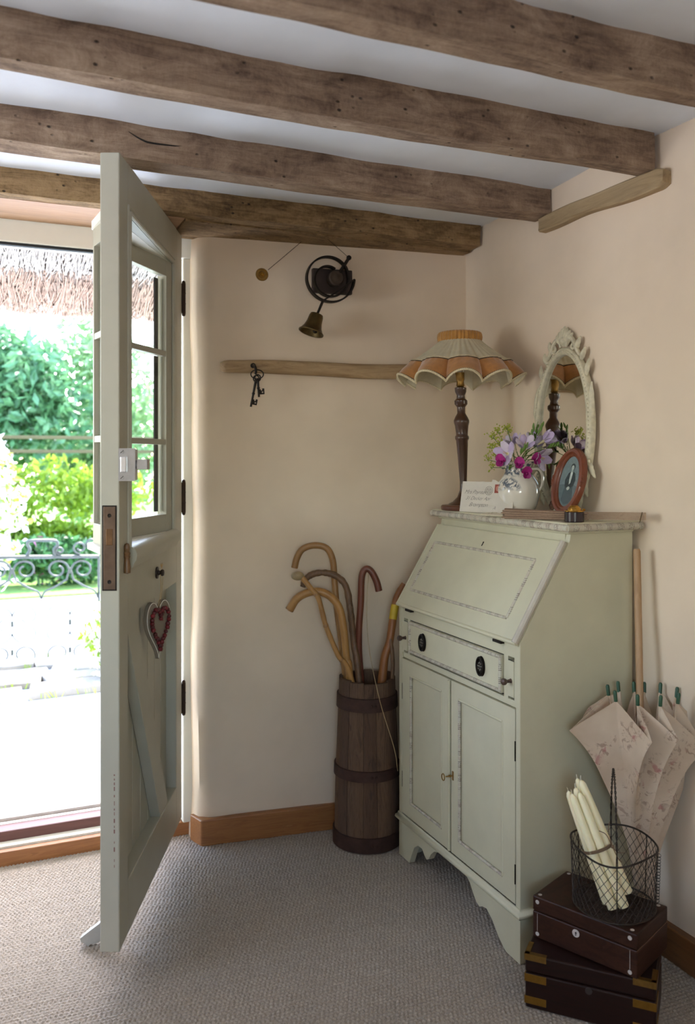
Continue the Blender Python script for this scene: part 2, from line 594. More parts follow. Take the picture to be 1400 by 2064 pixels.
for n, (x0, x1, y0, y1) in enumerate(((-1.76, -1.72, 1.36, 2.32), (-1.05, -0.05, -1.67, -1.63))):
    b = MB(); t = 0.035
    if n == 0:
        b.box(x0, x1, y0, y1, 0.88, 0.88 + t); b.box(x0, x1, y0, y1, 1.76 - t, 1.76)
        b.box(x0, x1, y0, y0 + t, 0.88, 1.76); b.box(x0, x1, y1 - t, y1, 0.88, 1.76); b.box(x0, x1, 1.825, 1.855, 0.88, 1.76)
    else:
        b.box(x0, x1, y0, y1, 0.78, 0.78 + t); b.box(x0, x1, y0, y1, 1.66 - t, 1.66)
        b.box(x0, x0 + t, y0, y1, 0.78, 1.66); b.box(x1 - t, x1, y0, y1, 0.78, 1.66); b.box(-0.565, -0.535, y0, y1, 0.78, 1.66)
    struct(b.build('window_%d' % (n + 1), M['white'], smooth=False), 'white casement window frame')

# skirting boards
def skirt(x): return wall_y(x) - 0.016
p = [(0.656, 2.634), (1.0, skirt(1.0)), (WX, skirt(WX)), (WX, skirt(WX) + 0.03), (1.0, skirt(1.0) + 0.03), (0.680, 2.664), (0.668, 2.70), (0.636, 2.70)]
b = MB(); b.prism(p, -0.004, 0.078)
struct(b.build('baseboard_back', M['pine'], smooth=False, bevel=0.004), 'varnished pine skirting below the back wall')
b = MB(); b.box(WX - 0.022, WX + 0.02, -1.6, 2.56, -0.004, 0.078)
struct(b.build('baseboard_right', wood('pine_skirting_along', [(92, 58, 32), (132, 88, 50), (118, 76, 42)], (26, 3, 46), 0.45, 0.25), smooth=False, bevel=0.004), 'pine skirting below the right wall')

# door lining: head stop, jambs, seal
t = bpy.data.objects.new('trim_1', None); COL.objects.link(t); t.location = (0.2, 2.72, 0); ORG['trim_1'] = Vector((0.2, 2.72, 0)); struct(t, 'painted door frame around the open doorway')
MB().box(-0.20, 0.648, 2.712, 2.80, 1.836, 1.905).build('head', M['white'], t, smooth=False, bevel=0.004)
MB().box(-0.20, 0.60, 2.716, 2.735, 1.828, 1.836).build('seal', M['rubber'], t, smooth=False)
MB().box(0.618, 0.652, 2.716, 2.80, 0.045, 1.836).build('jamb', M['frame'], t, smooth=False, bevel=0.004)
MB().box(-0.24, -0.185, 2.66, 2.80, 0.0, 1.90).build('jamb', M['white'], t, smooth=False, bevel=0.004)

# threshold: pine riser, painted tread, red sill, weather bar
t = bpy.data.objects.new('trim_2', None); COL.objects.link(t); t.location = (0.2, 2.80, 0); ORG['trim_2'] = Vector((0.2, 2.80, 0)); struct(t, 'stepped wooden threshold below the open door')
MB().box(-0.22, 0.66, 2.738, 2.764, -0.01, 0.040).build('riser', M['pine'], t, smooth=False, bevel=0.003)
MB().box(-0.22, 0.648, 2.764, 2.80, -0.01, 0.046).build('tread', M['white'], t, smooth=False)
MB().box(-0.22, 0.648, 2.80, 2.86, -0.01, 0.076).build('sill', M['redwood'], t, smooth=False, bevel=0.004)
MB().box(-0.22, 0.648, 2.86, 3.06, -0.01, 0.070).build('outer_sill', M['white'], t, smooth=False)
b = MB(); b.tube([(-0.2, 2.875, 0.083), (0.64, 2.875, 0.083)], 0.008, 8)
b.build('weather_bar', flat('weathered_bar', (196, 186, 180), 0.5), t)

# ------------------------------------------------------------------ ceiling beams
def beam(label, y0, y1, z0, z1, x0, x1, seed, mat=None, amp=0.006, name='ceiling_beam', nx=110, r=0.008):
    cs = []
    k = 5
    for (a, c) in ((y0, z0), (y1, z0), (y1, z1), (y0, z1)):
        cs.append((a, c))
    ring = []
    for i in range(4):
        a, c = cs[i], cs[(i + 1) % 4]
        for j in range(k):
            ring.append((a[0] + (c[0] - a[0]) * j / k, a[1] + (c[1] - a[1]) * j / k))
    def pos(i, q):
        x = x0 + (x1 - x0) * i / (nx - 1)
        y, z = ring[q]
        s = Vector((x * 1.6 + seed * 7.3, y * 7, z * 7))
        s2 = Vector((x * 7 + seed * 3.1, y * 22, z * 22))
        y += noise.noise(s) * amp + noise.noise(s2) * amp * 0.5
        z += noise.noise(s + Vector((9, 4, 2))) * amp + noise.noise(s2 + Vector((5, 5, 5))) * amp * 0.45
        return (x, y, z)
    n = len(ring)
    vs = [pos(i, q) for i in range(nx) for q in range(n)]
    fs = [(i * n + q, (i + 1) * n + q, (i + 1) * n + (q + 1) % n, i * n + (q + 1) % n) for i in range(nx - 1) for q in range(n)]
    fs += [tuple(range(n)), tuple(reversed(range((nx - 1) * n, nx * n)))]
    o = MB().add(vs, fs).build(name, mat or M['beam'], bevel=0, angle=50)
    return tag(o, label, 'beam')
beam('rough oak ceiling beam nearest the camera, across the top right corner', 1.262, 1.318, 1.912, 2.03, -1.65, WX + 0.01, 1)
beam('long oak ceiling beam ending above the tip of the wall batten', 1.643, 1.700, 1.908, 2.03, -1.65, WX - 0.015, 2)
beam('cracked oak ceiling beam passing just above the open door', 2.068, 2.146, 1.910, 2.03, -1.65, WX - 0.005, 3)
beam('dark knotty lintel beam over the doorway and the bell', 2.438, 2.500, 1.902, 2.03, -1.65, WX - 0.01, 4, M['beam_dark'], 0.008)
beam('pine plank soffit behind the lintel beam over the door', 2.503, 2.74, 1.902, 1.96, -1.65, 0.575, 5, M['soffit'], 0.002, 'soffit_plank', 60)
beam('dark timber under the lintel beam above the bell', 2.503, 2.70, 1.896, 1.96, 0.577, WX - 0.01, 6, M['beam_dark'], 0.003, 'soffit_timber', 60)
beam('rough oak beam overhead behind the camera', 0.80, 0.87, 1.912, 2.03, -1.65, WX + 0.01, 7)
# a crack in the third beam
b = MB(); b.tube(smooth_path([(0.33, 2.066, 1.975), (0.37, 2.064, 1.955), (0.40, 2.065, 1.950), (0.48, 2.066, 1.953), (0.56, 2.066, 1.957)], 5), [0.0006 + 0.0018 * math.sin(math.pi * min(1, i / 20)) for i in range(21)], 5)
k = b.build('crack', M['dark_gap'], bpy.data.objects['ceiling_beam.002'])

# short batten on the right wall carrying the beam ends
def batten():
    K = 20
    def fn(u, v):
        y = 2.100 - u * 0.496
        a = v * 2 * math.pi
        h = 0.0205 + 0.0055 * u + 0.002 * math.sin(u * 11)
        e = 1.0 - 0.35 * max(0.0, (u - 0.955) / 0.045) ** 1.5
        z = 1.887 + 0.003 * math.sin(u * 5) + h * e * max(-1, min(1, 1.35 * math.sin(a)))
        x = WX - 0.004 + 0.022 * max(-1, min(1, 1.35 * math.cos(a)))
        return (x + noise.noise(Vector((y * 9, z * 30, x * 30))) * 0.003, y, z + noise.noise(Vector((y * 6, x * 30, 3))) * 0.0035)
    b = MB(); b.grid(fn, 60, K + 1)
    b.add([fn(0, j / K) for j in range(K)], [tuple(reversed(range(K)))]); b.add([fn(1, j / K) for j in range(K)], [tuple(range(K))])
    return tag(b.build('wall_batten', M['batten'], angle=40), 'short bleached wooden batten on the right wall under the beam ends', 'batten')
batten()
# ================================================================== the open door
HINGE = Vector((0.602, 2.664, 0))
DM = frame(HINGE, -Vv, Rv, UP)            # u: hinge to free edge, n: out of the room-side face, z
W_D = 0.732; TH = 0.044; Z0 = 0.085; Z1 = 1.893
door = bpy.data.objects.new('door_1', None); COL.objects.link(door); door.location = (HINGE.x, HINGE.y, Z0); ORG['door_1'] = Vector((HINGE.x, HINGE.y, Z0))
struct(door, 'sage grey ledged cottage door standing open, with a glazed bay window in its upper half')
def D(): return MB(DM)
OB0, OB1, OZ0, OZ1 = 0.142, 0.641, 0.990, 1.775      # glazed opening
PB0, PB1, PZ0, PZ1 = 0.083, 0.659, 0.211, 0.830      # boarded recess
dm = M['door']
# free stile, hinge stile, rails
D().box(OB1 + 0.014, W_D, -TH, 0, Z0, Z1).build('stile', dm, door, smooth=False, bevel=0.0025)
D().box(0, 0.083, -TH, 0, Z0, Z1).build('stile', dm, door, smooth=False, bevel=0.0025)
D().box(0.083, OB1 + 0.014, -TH, 0, OZ1 + 0.014, Z1).build('rail', dm, door, smooth=False)
D().box(0.083, OB1 + 0.014, -TH, 0, PZ1, OZ0 - 0.014).build('rail', dm, door, smooth=False)
D().box(0.083, OB1 + 0.014, -TH, 0, Z0, PZ0).build('rail', dm, door, smooth=False, bevel=0.002)
D().box(0.083, OB0 - 0.014, -TH, 0, OZ0 - 0.014, OZ1 + 0.014).build('stile_packer', dm, door, smooth=False)
# moulding round the opening, heavier along the bottom
def bead(r, off, n0, name):
    b = D()
    a0, a1, c0, c1 = OB0 - off, OB1 + off, OZ0 - off, OZ1 + off
    for p, q in (((a0, c0), (a0, c1)), ((a0, c1), (a1, c1)), ((a1, c1), (a1, c0))):
        b.tube([(p[0], n0, p[1]), (q[0], n0, q[1])], r, 10)
    b.build(name, dm, door)
bead(0.007, 0.007, 0.000, 'moulding'); bead(0.004, 0.018, 0.001, 'moulding')
b = D(); b.box(OB0 - 0.014, OB1 + 0.014, -TH, -0.004, OZ0 - 0.014, OZ0); b.box(OB0 - 0.014, OB0, -TH, -0.004, OZ0, OZ1); b.box(OB1, OB1 + 0.014, -TH, -0.004, OZ0, OZ1); b.box(OB0 - 0.014, OB1 + 0.014, -TH, -0.004, OZ1, OZ1 + 0.014)
b.build('lining', dm, door, smooth=False)
b = D()
prof = [(0, -0.052), (0.010, -0.050), (0.013, -0.040), (0.019, -0.032), (0.021, -0.018), (0.017, -0.008), (0.010, -0.002), (0.0, 0.0)]
b.M = DM @ frame((OB1 + 0.012, 0, OZ0), (0, 1, 0), (0, 0, 1), (1, 0, 0)).to_4x4() if False else DM
n = len(prof)
vs = [(uu, p[0], OZ0 + p[1] + 0.004) for uu in (OB0 - 0.02, OB1 + 0.012) for p in prof]
fs = [(i, (i + 1) % n, (i + 1) % n + n, i + n) for i in range(n)] + [tuple(range(n)), tuple(reversed(range(n, 2 * n)))]
b.add(vs, fs).build('sill_moulding', dm, door)
# boarding at the bottom of the recess, one plank at a time, V-jointed
x = PB0 - 0.004
widths = [0.079, 0.083, 0.083, 0.083, 0.083, 0.083, 0.09]
for w in widths:
    e = min(x + w, PB1 + 0.004)
    poly = [(x + 0.0005, -TH + 0.002), (e - 0.0005, -TH + 0.002), (e - 0.0005, -0.036), (e - 0.004, -0.031), (x + 0.004, -0.031), (x + 0.0005, -0.036)]
    D().prism(poly, PZ0 - 0.004, PZ1 + 0.004).build('plank', dm, door, smooth=False)
    x = e
# diagonal brace
D_ = MB(DM @ frame((0, -0.0305, 0), (1, 0, 0), (0, 0, 1), (0, -1, 0)))
D_.prism([(0.656, 0.800), (0.656, 0.832), (0.566, 0.832), (0.194, 0.209), (0.294, 0.209)], -0.0285, 0.0)
D_.build('brace', dm, door, smooth=False, bevel=0.0015)

# triangular glazed bay set into the upper opening
bay = MB(DM).prism([(OB0, -0.004), (OB1, -0.040), (OB1 + 0.004, -0.070), (0.520, -0.137), (OB0 - 0.01, -0.044)], OZ0 - 0.016, OZ0 + 0.0005)
bay = bay.build('bay_window', M['white'], door, smooth=False, bevel=0.002)
MB(DM).prism([(OB0, -0.004), (OB1, -0.040), (OB1 + 0.004, -0.060), (0.520, -0.126), (OB0 - 0.01, -0.044)], OZ1 - 0.0005, OZ1 + 0.020).build('top_board', M['white'], bay, smooth=False)
A = Vector((OB0 + 0.002, -0.012, 0)); C = Vector((0.517, -0.112, 0)); Bp = Vector((OB1 - 0.004, -0.040, 0))
def sash(P, Q, st0, st1, nb):
    d = (Q - P); L = d.length; d.normalize(); nn = Vector((-d.y, d.x, 0))
    S = DM @ frame((P.x, P.y, 0), d, nn, UP)
    def bb(a0, a1, c0, c1, t, nm, mm=dm): return MB(S).box(a0, a1, -t, t, c0, c1).build(nm, mm, bay, smooth=False, bevel=0.0012)
    bb(0, st0, OZ0, OZ1, 0.011, 'sash_stile'); bb(L - st1, L, OZ0, OZ1, 0.011, 'sash_stile')
    bb(st0, L - st1, OZ0, OZ0 + 0.050, 0.011, 'sash_rail'); bb(st0, L - st1, OZ1 - 0.045, OZ1, 0.011, 'sash_rail')
    zs = [OZ0 + 0.05, 1.249, 1.505, OZ1 - 0.045]
    for z in zs[1:3]: bb(st0, L - st1, z - 0.008, z + 0.008, 0.010, 'glazing_bar')
    for i in range(3):
        MB(S).box(st0, L - st1, -0.001, 0.001, zs[i] + 0.008, zs[i + 1] - 0.008).build('pane', M['glass'], bay, smooth=False)
        if nb:
            MB(S).box(st0 + 0.010, st0 + 0.030, -0.014, -0.010, zs[i] + 0.008, zs[i + 1] - 0.008).build('spacer', M['rubber'], bay, smooth=False)
sash(A, C, 0.034, 0.014, True)
sash(C, Bp, 0.008, 0.012, False)

# hinges
for z in (1.700, 1.080, 0.455):
    h = D().tube([(-0.010, 0.004, z - 0.048), (-0.010, 0.004, z + 0.048)], 0.0065, 10)
    for q in (-0.016, 0.016): h.tube([(-0.010, 0.004, z + q - 0.001), (-0.010, 0.004, z + q + 0.001)], 0.0074, 10)
    h.ball((-0.010, 0.004, z + 0.05), 0.006, 8, 5); h.ball((-0.010, 0.004, z - 0.05), 0.006, 8, 5)
    h = h.build('hinge', M['brown_iron'], door)
    D().box(-0.009, 0.0, -0.030, 0.003, z - 0.046, z + 0.046).build('leaf', M['brown_iron'], h, smooth=False)

# mortice lock plate let into the free edge
E0 = W_D
lock_m = flat('tarnished_lock_plate', (112, 94, 80), 0.35, 0.75, 0.35, 14)
b = D(); b.box(E0 - 0.001, E0 + 0.0015, -0.036, -0.009, 0.905, 1.092)
lk = b.build('lock_plate', lock_m, door, smooth=False, bevel=0.0006)
D().box(E0, E0 + 0.0026, -0.030, -0.015, 1.005, 1.042).build('latch_bolt', flat('latch_bolt_brass', (120, 92, 66), 0.35, 0.8, 0.2, 40), lk, smooth=False, bevel=0.0008)
for z in (0.922, 1.013, 1.034, 1.072):
    q = MB(DM @ aim((E0 + 0.001, -0.0225, z), (1, 0, 0))); q.lathe([(0.0, 0.0006), (0.0022, 0.0006), (0.0040, 0.0014), (0.0048, 0.0)], n=14)
    q.build('screw', M['iron'], lk)
D().box(E0 - 0.0005, E0 + 0.0006, -0.039, -0.006, 0.902, 1.095).build('mortice_edge', M['dark_gap'], lk, smooth=False)
# chipped paint low on the free edge
b = D()
rs = random.Random(4)
for i in range(16):
    z = 0.28 + 0.22 * (i / 16) + rs.uniform(-0.006, 0.006); w = rs.uniform(0.0006, 0.0016); hh = rs.uniform(0.003, 0.010)
    b.box(E0 - 0.0002, E0 + 0.0003, -0.0115 - w, -0.0115 + w, z, z + hh)
b.build('paint_chip', flat('bare_reddish_wood', (132, 92, 84), 0.7), door, smooth=False)

# rim latch on the room side
b = D().box(E0 - 0.030, E0 - 0.001, 0.0, 0.034, 1.152, 1.222)
lt = b.build('rim_latch', M['steel'], door, smooth=False, bevel=0.001)
D().box(E0 - 0.001, E0 + 0.0015, -0.002, 0.036, 1.150, 1.224).build('forend', M['steel'], lt, smooth=False)
D().box(E0, E0 + 0.009, 0.004, 0.017, 1.170, 1.205).build('bolt', flat('nickel_bolt', (226, 226, 228), 0.22, 0.6, 0.03), lt, smooth=False, bevel=0.0015)
for z in (1.158, 1.216):
    q = MB(DM @ aim((E0 + 0.0012, 0.006, z), (1, 0, 0))); q.lathe([(0.0, 0.001), (0.0046, 0.001), (0.0052, 0.0)], n=14)
    s_ = q.build('screw', M['steel'], lt)
    MB(DM @ frame((E0 + 0.0023, 0.006, z), (1, 0, 0), (0, 0.75, 0.66), (0, -0.66, 0.75))).box(0, 0.0003, -0.0046, 0.0046, -0.0007, 0.0007).build('slot', M['dark_gap'], lt, smooth=False)
b = D(); b.tube([(E0 - 0.016, 0.033, 1.187), (E0 - 0.016, 0.040, 1.187)], 0.010, 14)
b.box(E0 - 0.030, E0 - 0.003, 0.038, 0.062, 1.176, 1.199)
b.build('turn_knob', M['steel'], lt, smooth=False, bevel=0.001)

# turned wooden drop handle
b = MB(DM @ frame((0.689, 0.006, 0.934), (1, 0, 0), (0, 1, 0), (0, 0, 1)))
b.lathe([(0.0, 0), (0.0085, 0.003), (0.0088, 0.014), (0.0068, 0.030), (0.0062, 0.036), (0.0080, 0.040), (0.0064, 0.043), (0.0082, 0.048), (0.0060, 0.052), (0.0070, 0.058), (0.0072, 0.064), (0.0048, 0.070), (0, 0.072)], n=16)
b.build('drop_handle', flat('brown_wooden_handle', (116, 84, 52), 0.35, 0.0, 0.2, 30), door)

# turned coat peg
b = MB(DM @ aim((0.354, 0.0, 0.893), (0, 1, 0)))
b.lathe([(0.0, 0.0), (0.016, 0.0), (0.016, 0.004), (0.007, 0.006), (0.0055, 0.010), (0.008, 0.012), (0.0095, 0.016), (0.0075, 0.020), (0.0, 0.0215)], n=18)
b.build('peg', flat('dark_peg', (46, 34, 28), 0.4, 0.2), door)

# kick-down door holder on the outer face
b = MB(DM @ frame((0.545, -TH, 0), (1, 0, 0), (0, 1, 0), (0, 0, 1)))
b.box(-0.022, 0.022, -0.006, 0.0, 0.10, 0.175)
hd = b.build('door_holder', flat('cast_grey_metal', (150, 150, 146), 0.5, 0.5), door, smooth=False, bevel=0.001)
b = MB(DM @ frame((0.545, -TH, 0), (0, -1, 0), (0, 0, 1), (-1, 0, 0)))
b.prism([(0.003, 0.165), (0.003, 0.10), (0.010, 0.055), (0.030, 0.022), (0.060, 0.006), (0.074, 0.004), (0.080, -0.003), (0.086, 0.004), (0.098, 0.008), (0.100, 0.018), (0.080, 0.034), (0.052, 0.055), (0.030, 0.090), (0.014, 0.165)], -0.010, 0.010)
b.build('foot', flat('pale_metal_foot', (176, 176, 170), 0.5, 0.4), hd, smooth=False, bevel=0.001)

# ------------------------------------------------------------------ heart hung on the peg
def heart():
    pk = DM @ Vector((0.354, 0.014, 0.893))
    a = math.radians(21)
    t = (Rv * math.sin(a) + Vv * math.cos(a)); nn = (Rv * math.cos(a) - Vv * math.sin(a))
    c = pk + nn * 0.008 - t * 0.026 + Vector((0, 0, -0.137))
    Hm = frame(c, t, UP, nn)
    th = thing('hanging_heart', 'grey wooden heart edged with dark red berries hanging from the door peg', 'ornament', (c.x, c.y, c.z - 0.09))
    def hp(k, s=1.0):
        q = 2 * math.pi * k
        return (s * 0.056 * math.sin(q) ** 3 / 1.0, s * (0.083 * (13 * math.cos(q) - 5 * math.cos(2 * q) - 2 * math.cos(3 * q) - math.cos(4 * q)) / 15.5 + 0.002))
    b = MB(Hm); b.prism([hp(i / 64) for i in range(64)], -0.011, 0.0)
    b.build('board', flat('grey_brown_board', (136, 124, 108), 0.7, var=0.12, vscale=18), th, angle=40)
    b = MB(Hm); b.tube([hp(i / 64, 0.965) + (0.0,) for i in range(64)], 0.0011, 6, closed=True)
    b.build('white_edge', M['white'], th)
    rs = random.Random(8)
    bm = [flat('dried_berry', (112, 28, 34), 0.35, var=0.3, vscale=60), flat('darker_dried_berry', (84, 26, 30), 0.4, var=0.3, vscale=60)]
    # arc-length spaced berries
    L = [Vector(hp(i / 400, 0.70)) for i in range(400)]
    acc = 0; last = L[0]; pts = [L[0]]
    for p in L:
        acc += (p - last).length; last = p
        if acc > 0.0098: pts.append(p); acc = 0
    for i, p in enumerate(pts):
        q = MB(Hm)
        r = rs.uniform(0.0054, 0.0068)
        cx, cy = p.x + rs.uniform(-.002, .002), p.y + rs.uniform(-.002, .002)
        q.ball((cx, cy, 0.006), r, 9, 7)
        dx, dy = rs.uniform(-1, 1), rs.uniform(-1, .2)
        q.tube([(cx + dx * r * .7, cy + dy * r * .7, 0.006 + r * .6), (cx + dx * r * 1.2, cy + dy * r * 1.2, 0.006 + r * .9)], [0.0014, 0.0004], 5)
        q.build('berry', bm[i % 2], th)
    b = MB()
    top = Hm @ Vector((0.0, 0.050, 0.0))
    for s in (-1, 1):
        b.tube(smooth_path([top + t * (0.004 * s), top * 0.5 + pk * 0.5 + t * (0.003 * s) + nn * 0.004, pk + t * (0.005 * s) + UP * 0.004, pk + UP * 0.012 + nn * 0.001]), 0.0008, 5)
    for k in range(7):
        b.tube([pk + UP * 0.012, pk + UP * (0.022 + 0.002 * (k % 3)) + t * (0.0022 * (k - 3))], 0.0006, 4)
    b.build('twine', flat('jute_twine', (186, 156, 112), 0.9), th)
heart()

# ================================================================== things on the back wall
WALLM = frame((0.66, 2.65, 0), Vector((1, -0.115, 0)).normalized(), UP, Vector((-0.115, -1, 0)).normalized())  # along wall, up, out of wall
def wl(x): return (x - 0.66) * math.sqrt(1 + 0.115 ** 2)
def bell():
    th = thing('servants_bell', 'old bronze servants bell on a coiled iron spring mounted high on the wall', 'bell', (1.06, 2.60, 1.58))
    B = lambda: MB(WALLM)
    s0 = wl(1.013); s1 = wl(1.146)
    B().box(s0, s1, 1.737, 1.816, -0.004, 0.016).build('back_board', flat('dark_brown_board', (52, 36, 28), 0.6, var=0.2), th, smooth=False, bevel=0.003)
    cx, cz = wl(1.070), 1.777
    b = B(); b.lathe([(0.024, 0.014), (0.024, 0.052), (0.020, 0.056), (0.012, 0.057), (0.0, 0.057)], n=24)
    b = MB(WALLM @ frame((cx + 0.012, cz + 0.004, 0), (1, 0, 0), (0, 1, 0), (0, 0, 1))); b.lathe([(0.024, 0.014), (0.025, 0.052), (0.021, 0.055), (0.016, 0.054), (0.010, 0.056), (0.0, 0.057)], n=28)
    b.build('hub', flat('rusty_hub', (70, 56, 44), 0.7, 0.4, 0.2, 60), th)
    # spiral flat spring: strip winding outward, ending in the bell arm
    def strip(pts, name, w=0.0105, t=0.0026):
        q = B(); vs = []; n = len(pts)
        for i, p in enumerate(pts):
            a = Vector(pts[max(i - 1, 0)]); c = Vector(pts[min(i + 1, n - 1)])
            d = (c - a); d.z = 0; d.normalize(); m = Vector((-d.y, d.x, 0))
            for (su, sw) in ((-1, -1), (1, -1), (1, 1), (-1, 1)):
                vs.append(Vector(p) + m * (su * t) + Vector((0, 0, sw * w)))
        fs = [(i * 4 + k, i * 4 + (k + 1) % 4, i * 4 + 4 + (k + 1) % 4, i * 4 + 4 + k) for i in range(n - 1) for k in range(4)]
        fs += [(3, 2, 1, 0), tuple(range(4 * n - 4, 4 * n))]
        q.add(vs, fs); return q.build(name, M['iron'], th)
    pts = []
    turns = 1.83
    for i in range(120):
        k = i / 119
        a = math.radians(60) + k * turns * 2 * math.pi
        r = 0.040 + 0.036 * min(1, k * 1.35)
        ox = -0.010 - 0.002 * k; oz = -0.001
        pts.append((cx + ox + r * math.cos(a) * (1.0 if k < .5 else 1.02), cz + oz + r * math.sin(a), 0.036 + 0.03 * k))
    strip(pts, 'coil_spring')
    e = pts[-1]
    b0 = Vector((wl(1.033), 1.702, e[2])); b1 = Vector((wl(1.013), 1.655, e[2]))
    strip([e, tuple((Vector(e) + b0) / 2 + Vector((-.003, -.004, 0))), tuple(b0)], 'spring_tail')
    b = B(); b.tube([b0, b1], 0.0042, 8); b.build('arm', M['iron'], th)
    ax = (Vector((wl(0.992), 1.588, e[2])) - Vector((wl(1.018), 1.664, e[2]))).normalized()
    bm_ = MB(WALLM @ aim(Vector((wl(1.014), 1.660, e[2])), ax + Vector((0, 0, 0.06)), (0, 0, 1)))
    bm_.lathe([(0.0, 0.0), (0.010, 0.0), (0.020, 0.003), (0.0225, 0.010), (0.0245, 0.030), (0.029, 0.046), (0.036, 0.058), (0.041, 0.063), (0.0405, 0.066), (0.038, 0.0655), (0.030, 0.052), (0.023, 0.030), (0.020, 0.010), (0.0, 0.006)], n=36)
    bl = bm_.build('bell_cup', M['bronze'], th)
    q = MB(bm_.M); q.ball((0.010, 0.006, 0.058), 0.0075, 10, 7); q.tube([(0, 0, 0.006), (0.010, 0.006, 0.055)], 0.0016, 6)
    q.build('clapper', M['iron'], bl)
    b = B(); l0 = Vector((cx + 0.022, cz + 0.020, 0.05)); l1 = Vector((wl(1.121), 1.846, 0.058))
    b.tube([l0, l0 * .4 + l1 * .6, l1], [0.006, 0.0055, 0.0052], 8); b.ball(l1, 0.0085, 10, 7)
    b.build('lever', M['iron'], th)
    # pull wire up behind the lintel and down to the brass plate
    b = B(); b.tube([l1, (wl(1.045), 1.897, 0.075)], 0.0009, 5); b.build('pull_wire', M['brown_iron'], th)
    b = B(); b.tube([(wl(0.978), 1.899, 0.020), (wl(0.868), 1.800, 0.012)], 0.0009, 5); b.build('pull_wire', M['brown_iron'], th)
    p = MB(WALLM @ frame((wl(0.850), 1.786, 0), (1, 0, 0), (0, 1, 0), (0, 0, 1)))
    p.lathe([(0.021, -0.004), (0.0215, 0.003), (0.019, 0.006), (0.011, 0.006), (0.009, 0.009), (0.0, 0.009)], n=30)
    th2 = thing('bell_pull_plate', 'small round brass bell-pull plate on the wall left of the bell', 'bell pull', (0.848, 2.62, 1.76))
    p.build('disc', M['brass'], th2)
    p = MB(p.M); p.lathe([(0.006, 0.008), (0.0065, 0.012), (0.004, 0.015), (0, 0.0155)], n=16); p.build('boss', M['bright_brass'], th2)
bell()

# bleached wooden rail
def rail():
    def fn(u, v):
        s = wl(0.716) + u * (wl(1.47) - wl(0.716))
        a = v * 2 * math.pi
        e = min(1.0, (u / 0.03) ** 0.5) if u < 0.03 else 1.0
        h = (0.020 + 0.006 * u) * (0.65 + 0.35 * e)
        zc = 1.487 + 0.004 * math.sin(u * 7) + 0.006 * u
        z = zc + h * max(-1, min(1, 1.25 * math.sin(a)))
        d = 0.017 + 0.020 * e * max(-1, min(1, 1.2 * math.cos(a)))
        k = noise.noise(Vector((s * 6, z * 25, d * 25))) * 0.003
        return (s, z + k, d + k)
    b = MB(WALLM); b.grid(fn, 70, 17)
    b.add([fn(0, j / 16) for j in range(16)], [tuple(range(16))]); b.add([fn(1, j / 16) for j in range(16)], [tuple(reversed(range(16)))])
    return tag(b.build('wall_rail', M['rail'], angle=60), 'long bleached wooden rail fixed along the back wall', 'rail')
rail()
def keys():
    B = lambda: MB(WALLM)
    th = thing('iron_hook', 'black iron hook driven into the wall rail', 'hook', (0.815, 2.58, 1.47))
    hx = wl(0.815)
    b = B(); b.tube(smooth_path([(hx, 1.492, 0.03), (hx, 1.490, 0.058), (hx + .002, 1.481, 0.070), (hx + .004, 1.470, 0.068), (hx + .005, 1.466, 0.056)]), 0.0042, 8); b.ball((hx, 1.492, 0.040), 0.0085, 10, 7)
    b.build('shank', M['iron'], th)
    rg = B(); c = Vector((wl(0.824), 1.463, 0.060))
    rg.tube([c + Vector((0.019 * math.cos(a), 0.014 * math.sin(a) , 0.004 * math.cos(a))) for a in [2 * math.pi * i / 32 for i in range(32)]], 0.0018, 6, closed=True)
    tag(rg.build('key_ring', M['iron']), 'oval iron ring holding the two keys', 'ring')
    def key(top, bot, w, label, side, zoff):
        d = (bot - top); L = d.length
        K = WALLM @ aim(top, d, (0, 0, 1))
        k = B()
        k.tube([top + d * 0.12, top + d * 0.55, bot], [0.0042, 0.0034, 0.0034], 8)
        for f in (0.14, 0.56): k.ball(top + d * f, 0.0052, 8, 5)
        k = k.build('key', M['iron'])
        tag(k, label, 'key', 'old iron keys')
        q = B(); q.tube([top + d * 0.06 + Vector((0.009 * math.cos(a), 0.010 * math.sin(a), 0)) for a in [2 * math.pi * i / 20 for i in range(20)]], 0.002, 6, closed=True)
        q.build('bow', M['iron'], k)
        dn = d.normalized(); sd = Vector((-dn.y, dn.x, 0)) * side
        e0 = bot - dn * 0.008
        m = frame(WALLM @ e0, (WALLM.to_3x3() @ sd), (WALLM.to_3x3() @ (-dn)), WALLM.to_3x3() @ Vector((0, 0, 1)) )
        q = MB(m)
        for (a0, a1, c0, c1) in ((0, w, 0, 0.0045), (0, w * .55, 0.0045, 0.0085), (w * .8, w, .0045, .0085), (0, w, 0.0085, 0.012), (0, w * .4, 0.012, 0.016), (w * .65, w, 0.012, 0.018)):
            q.box(a0, a1, c0, c1, -0.0015, 0.0015)
        q.build('bit', M['iron'], k, smooth=False)
    key(Vector((wl(0.822), 1.455, 0.062)), Vector((wl(0.805), 1.362, 0.056)), 0.017, 'longer old iron key hanging left on the ring', 1, 0)
    key(Vector((wl(0.824), 1.455, 0.068)), Vector((wl(0.829), 1.392, 0.064)), 0.018, 'shorter old iron key hanging right on the ring', 1, 0)
keys()
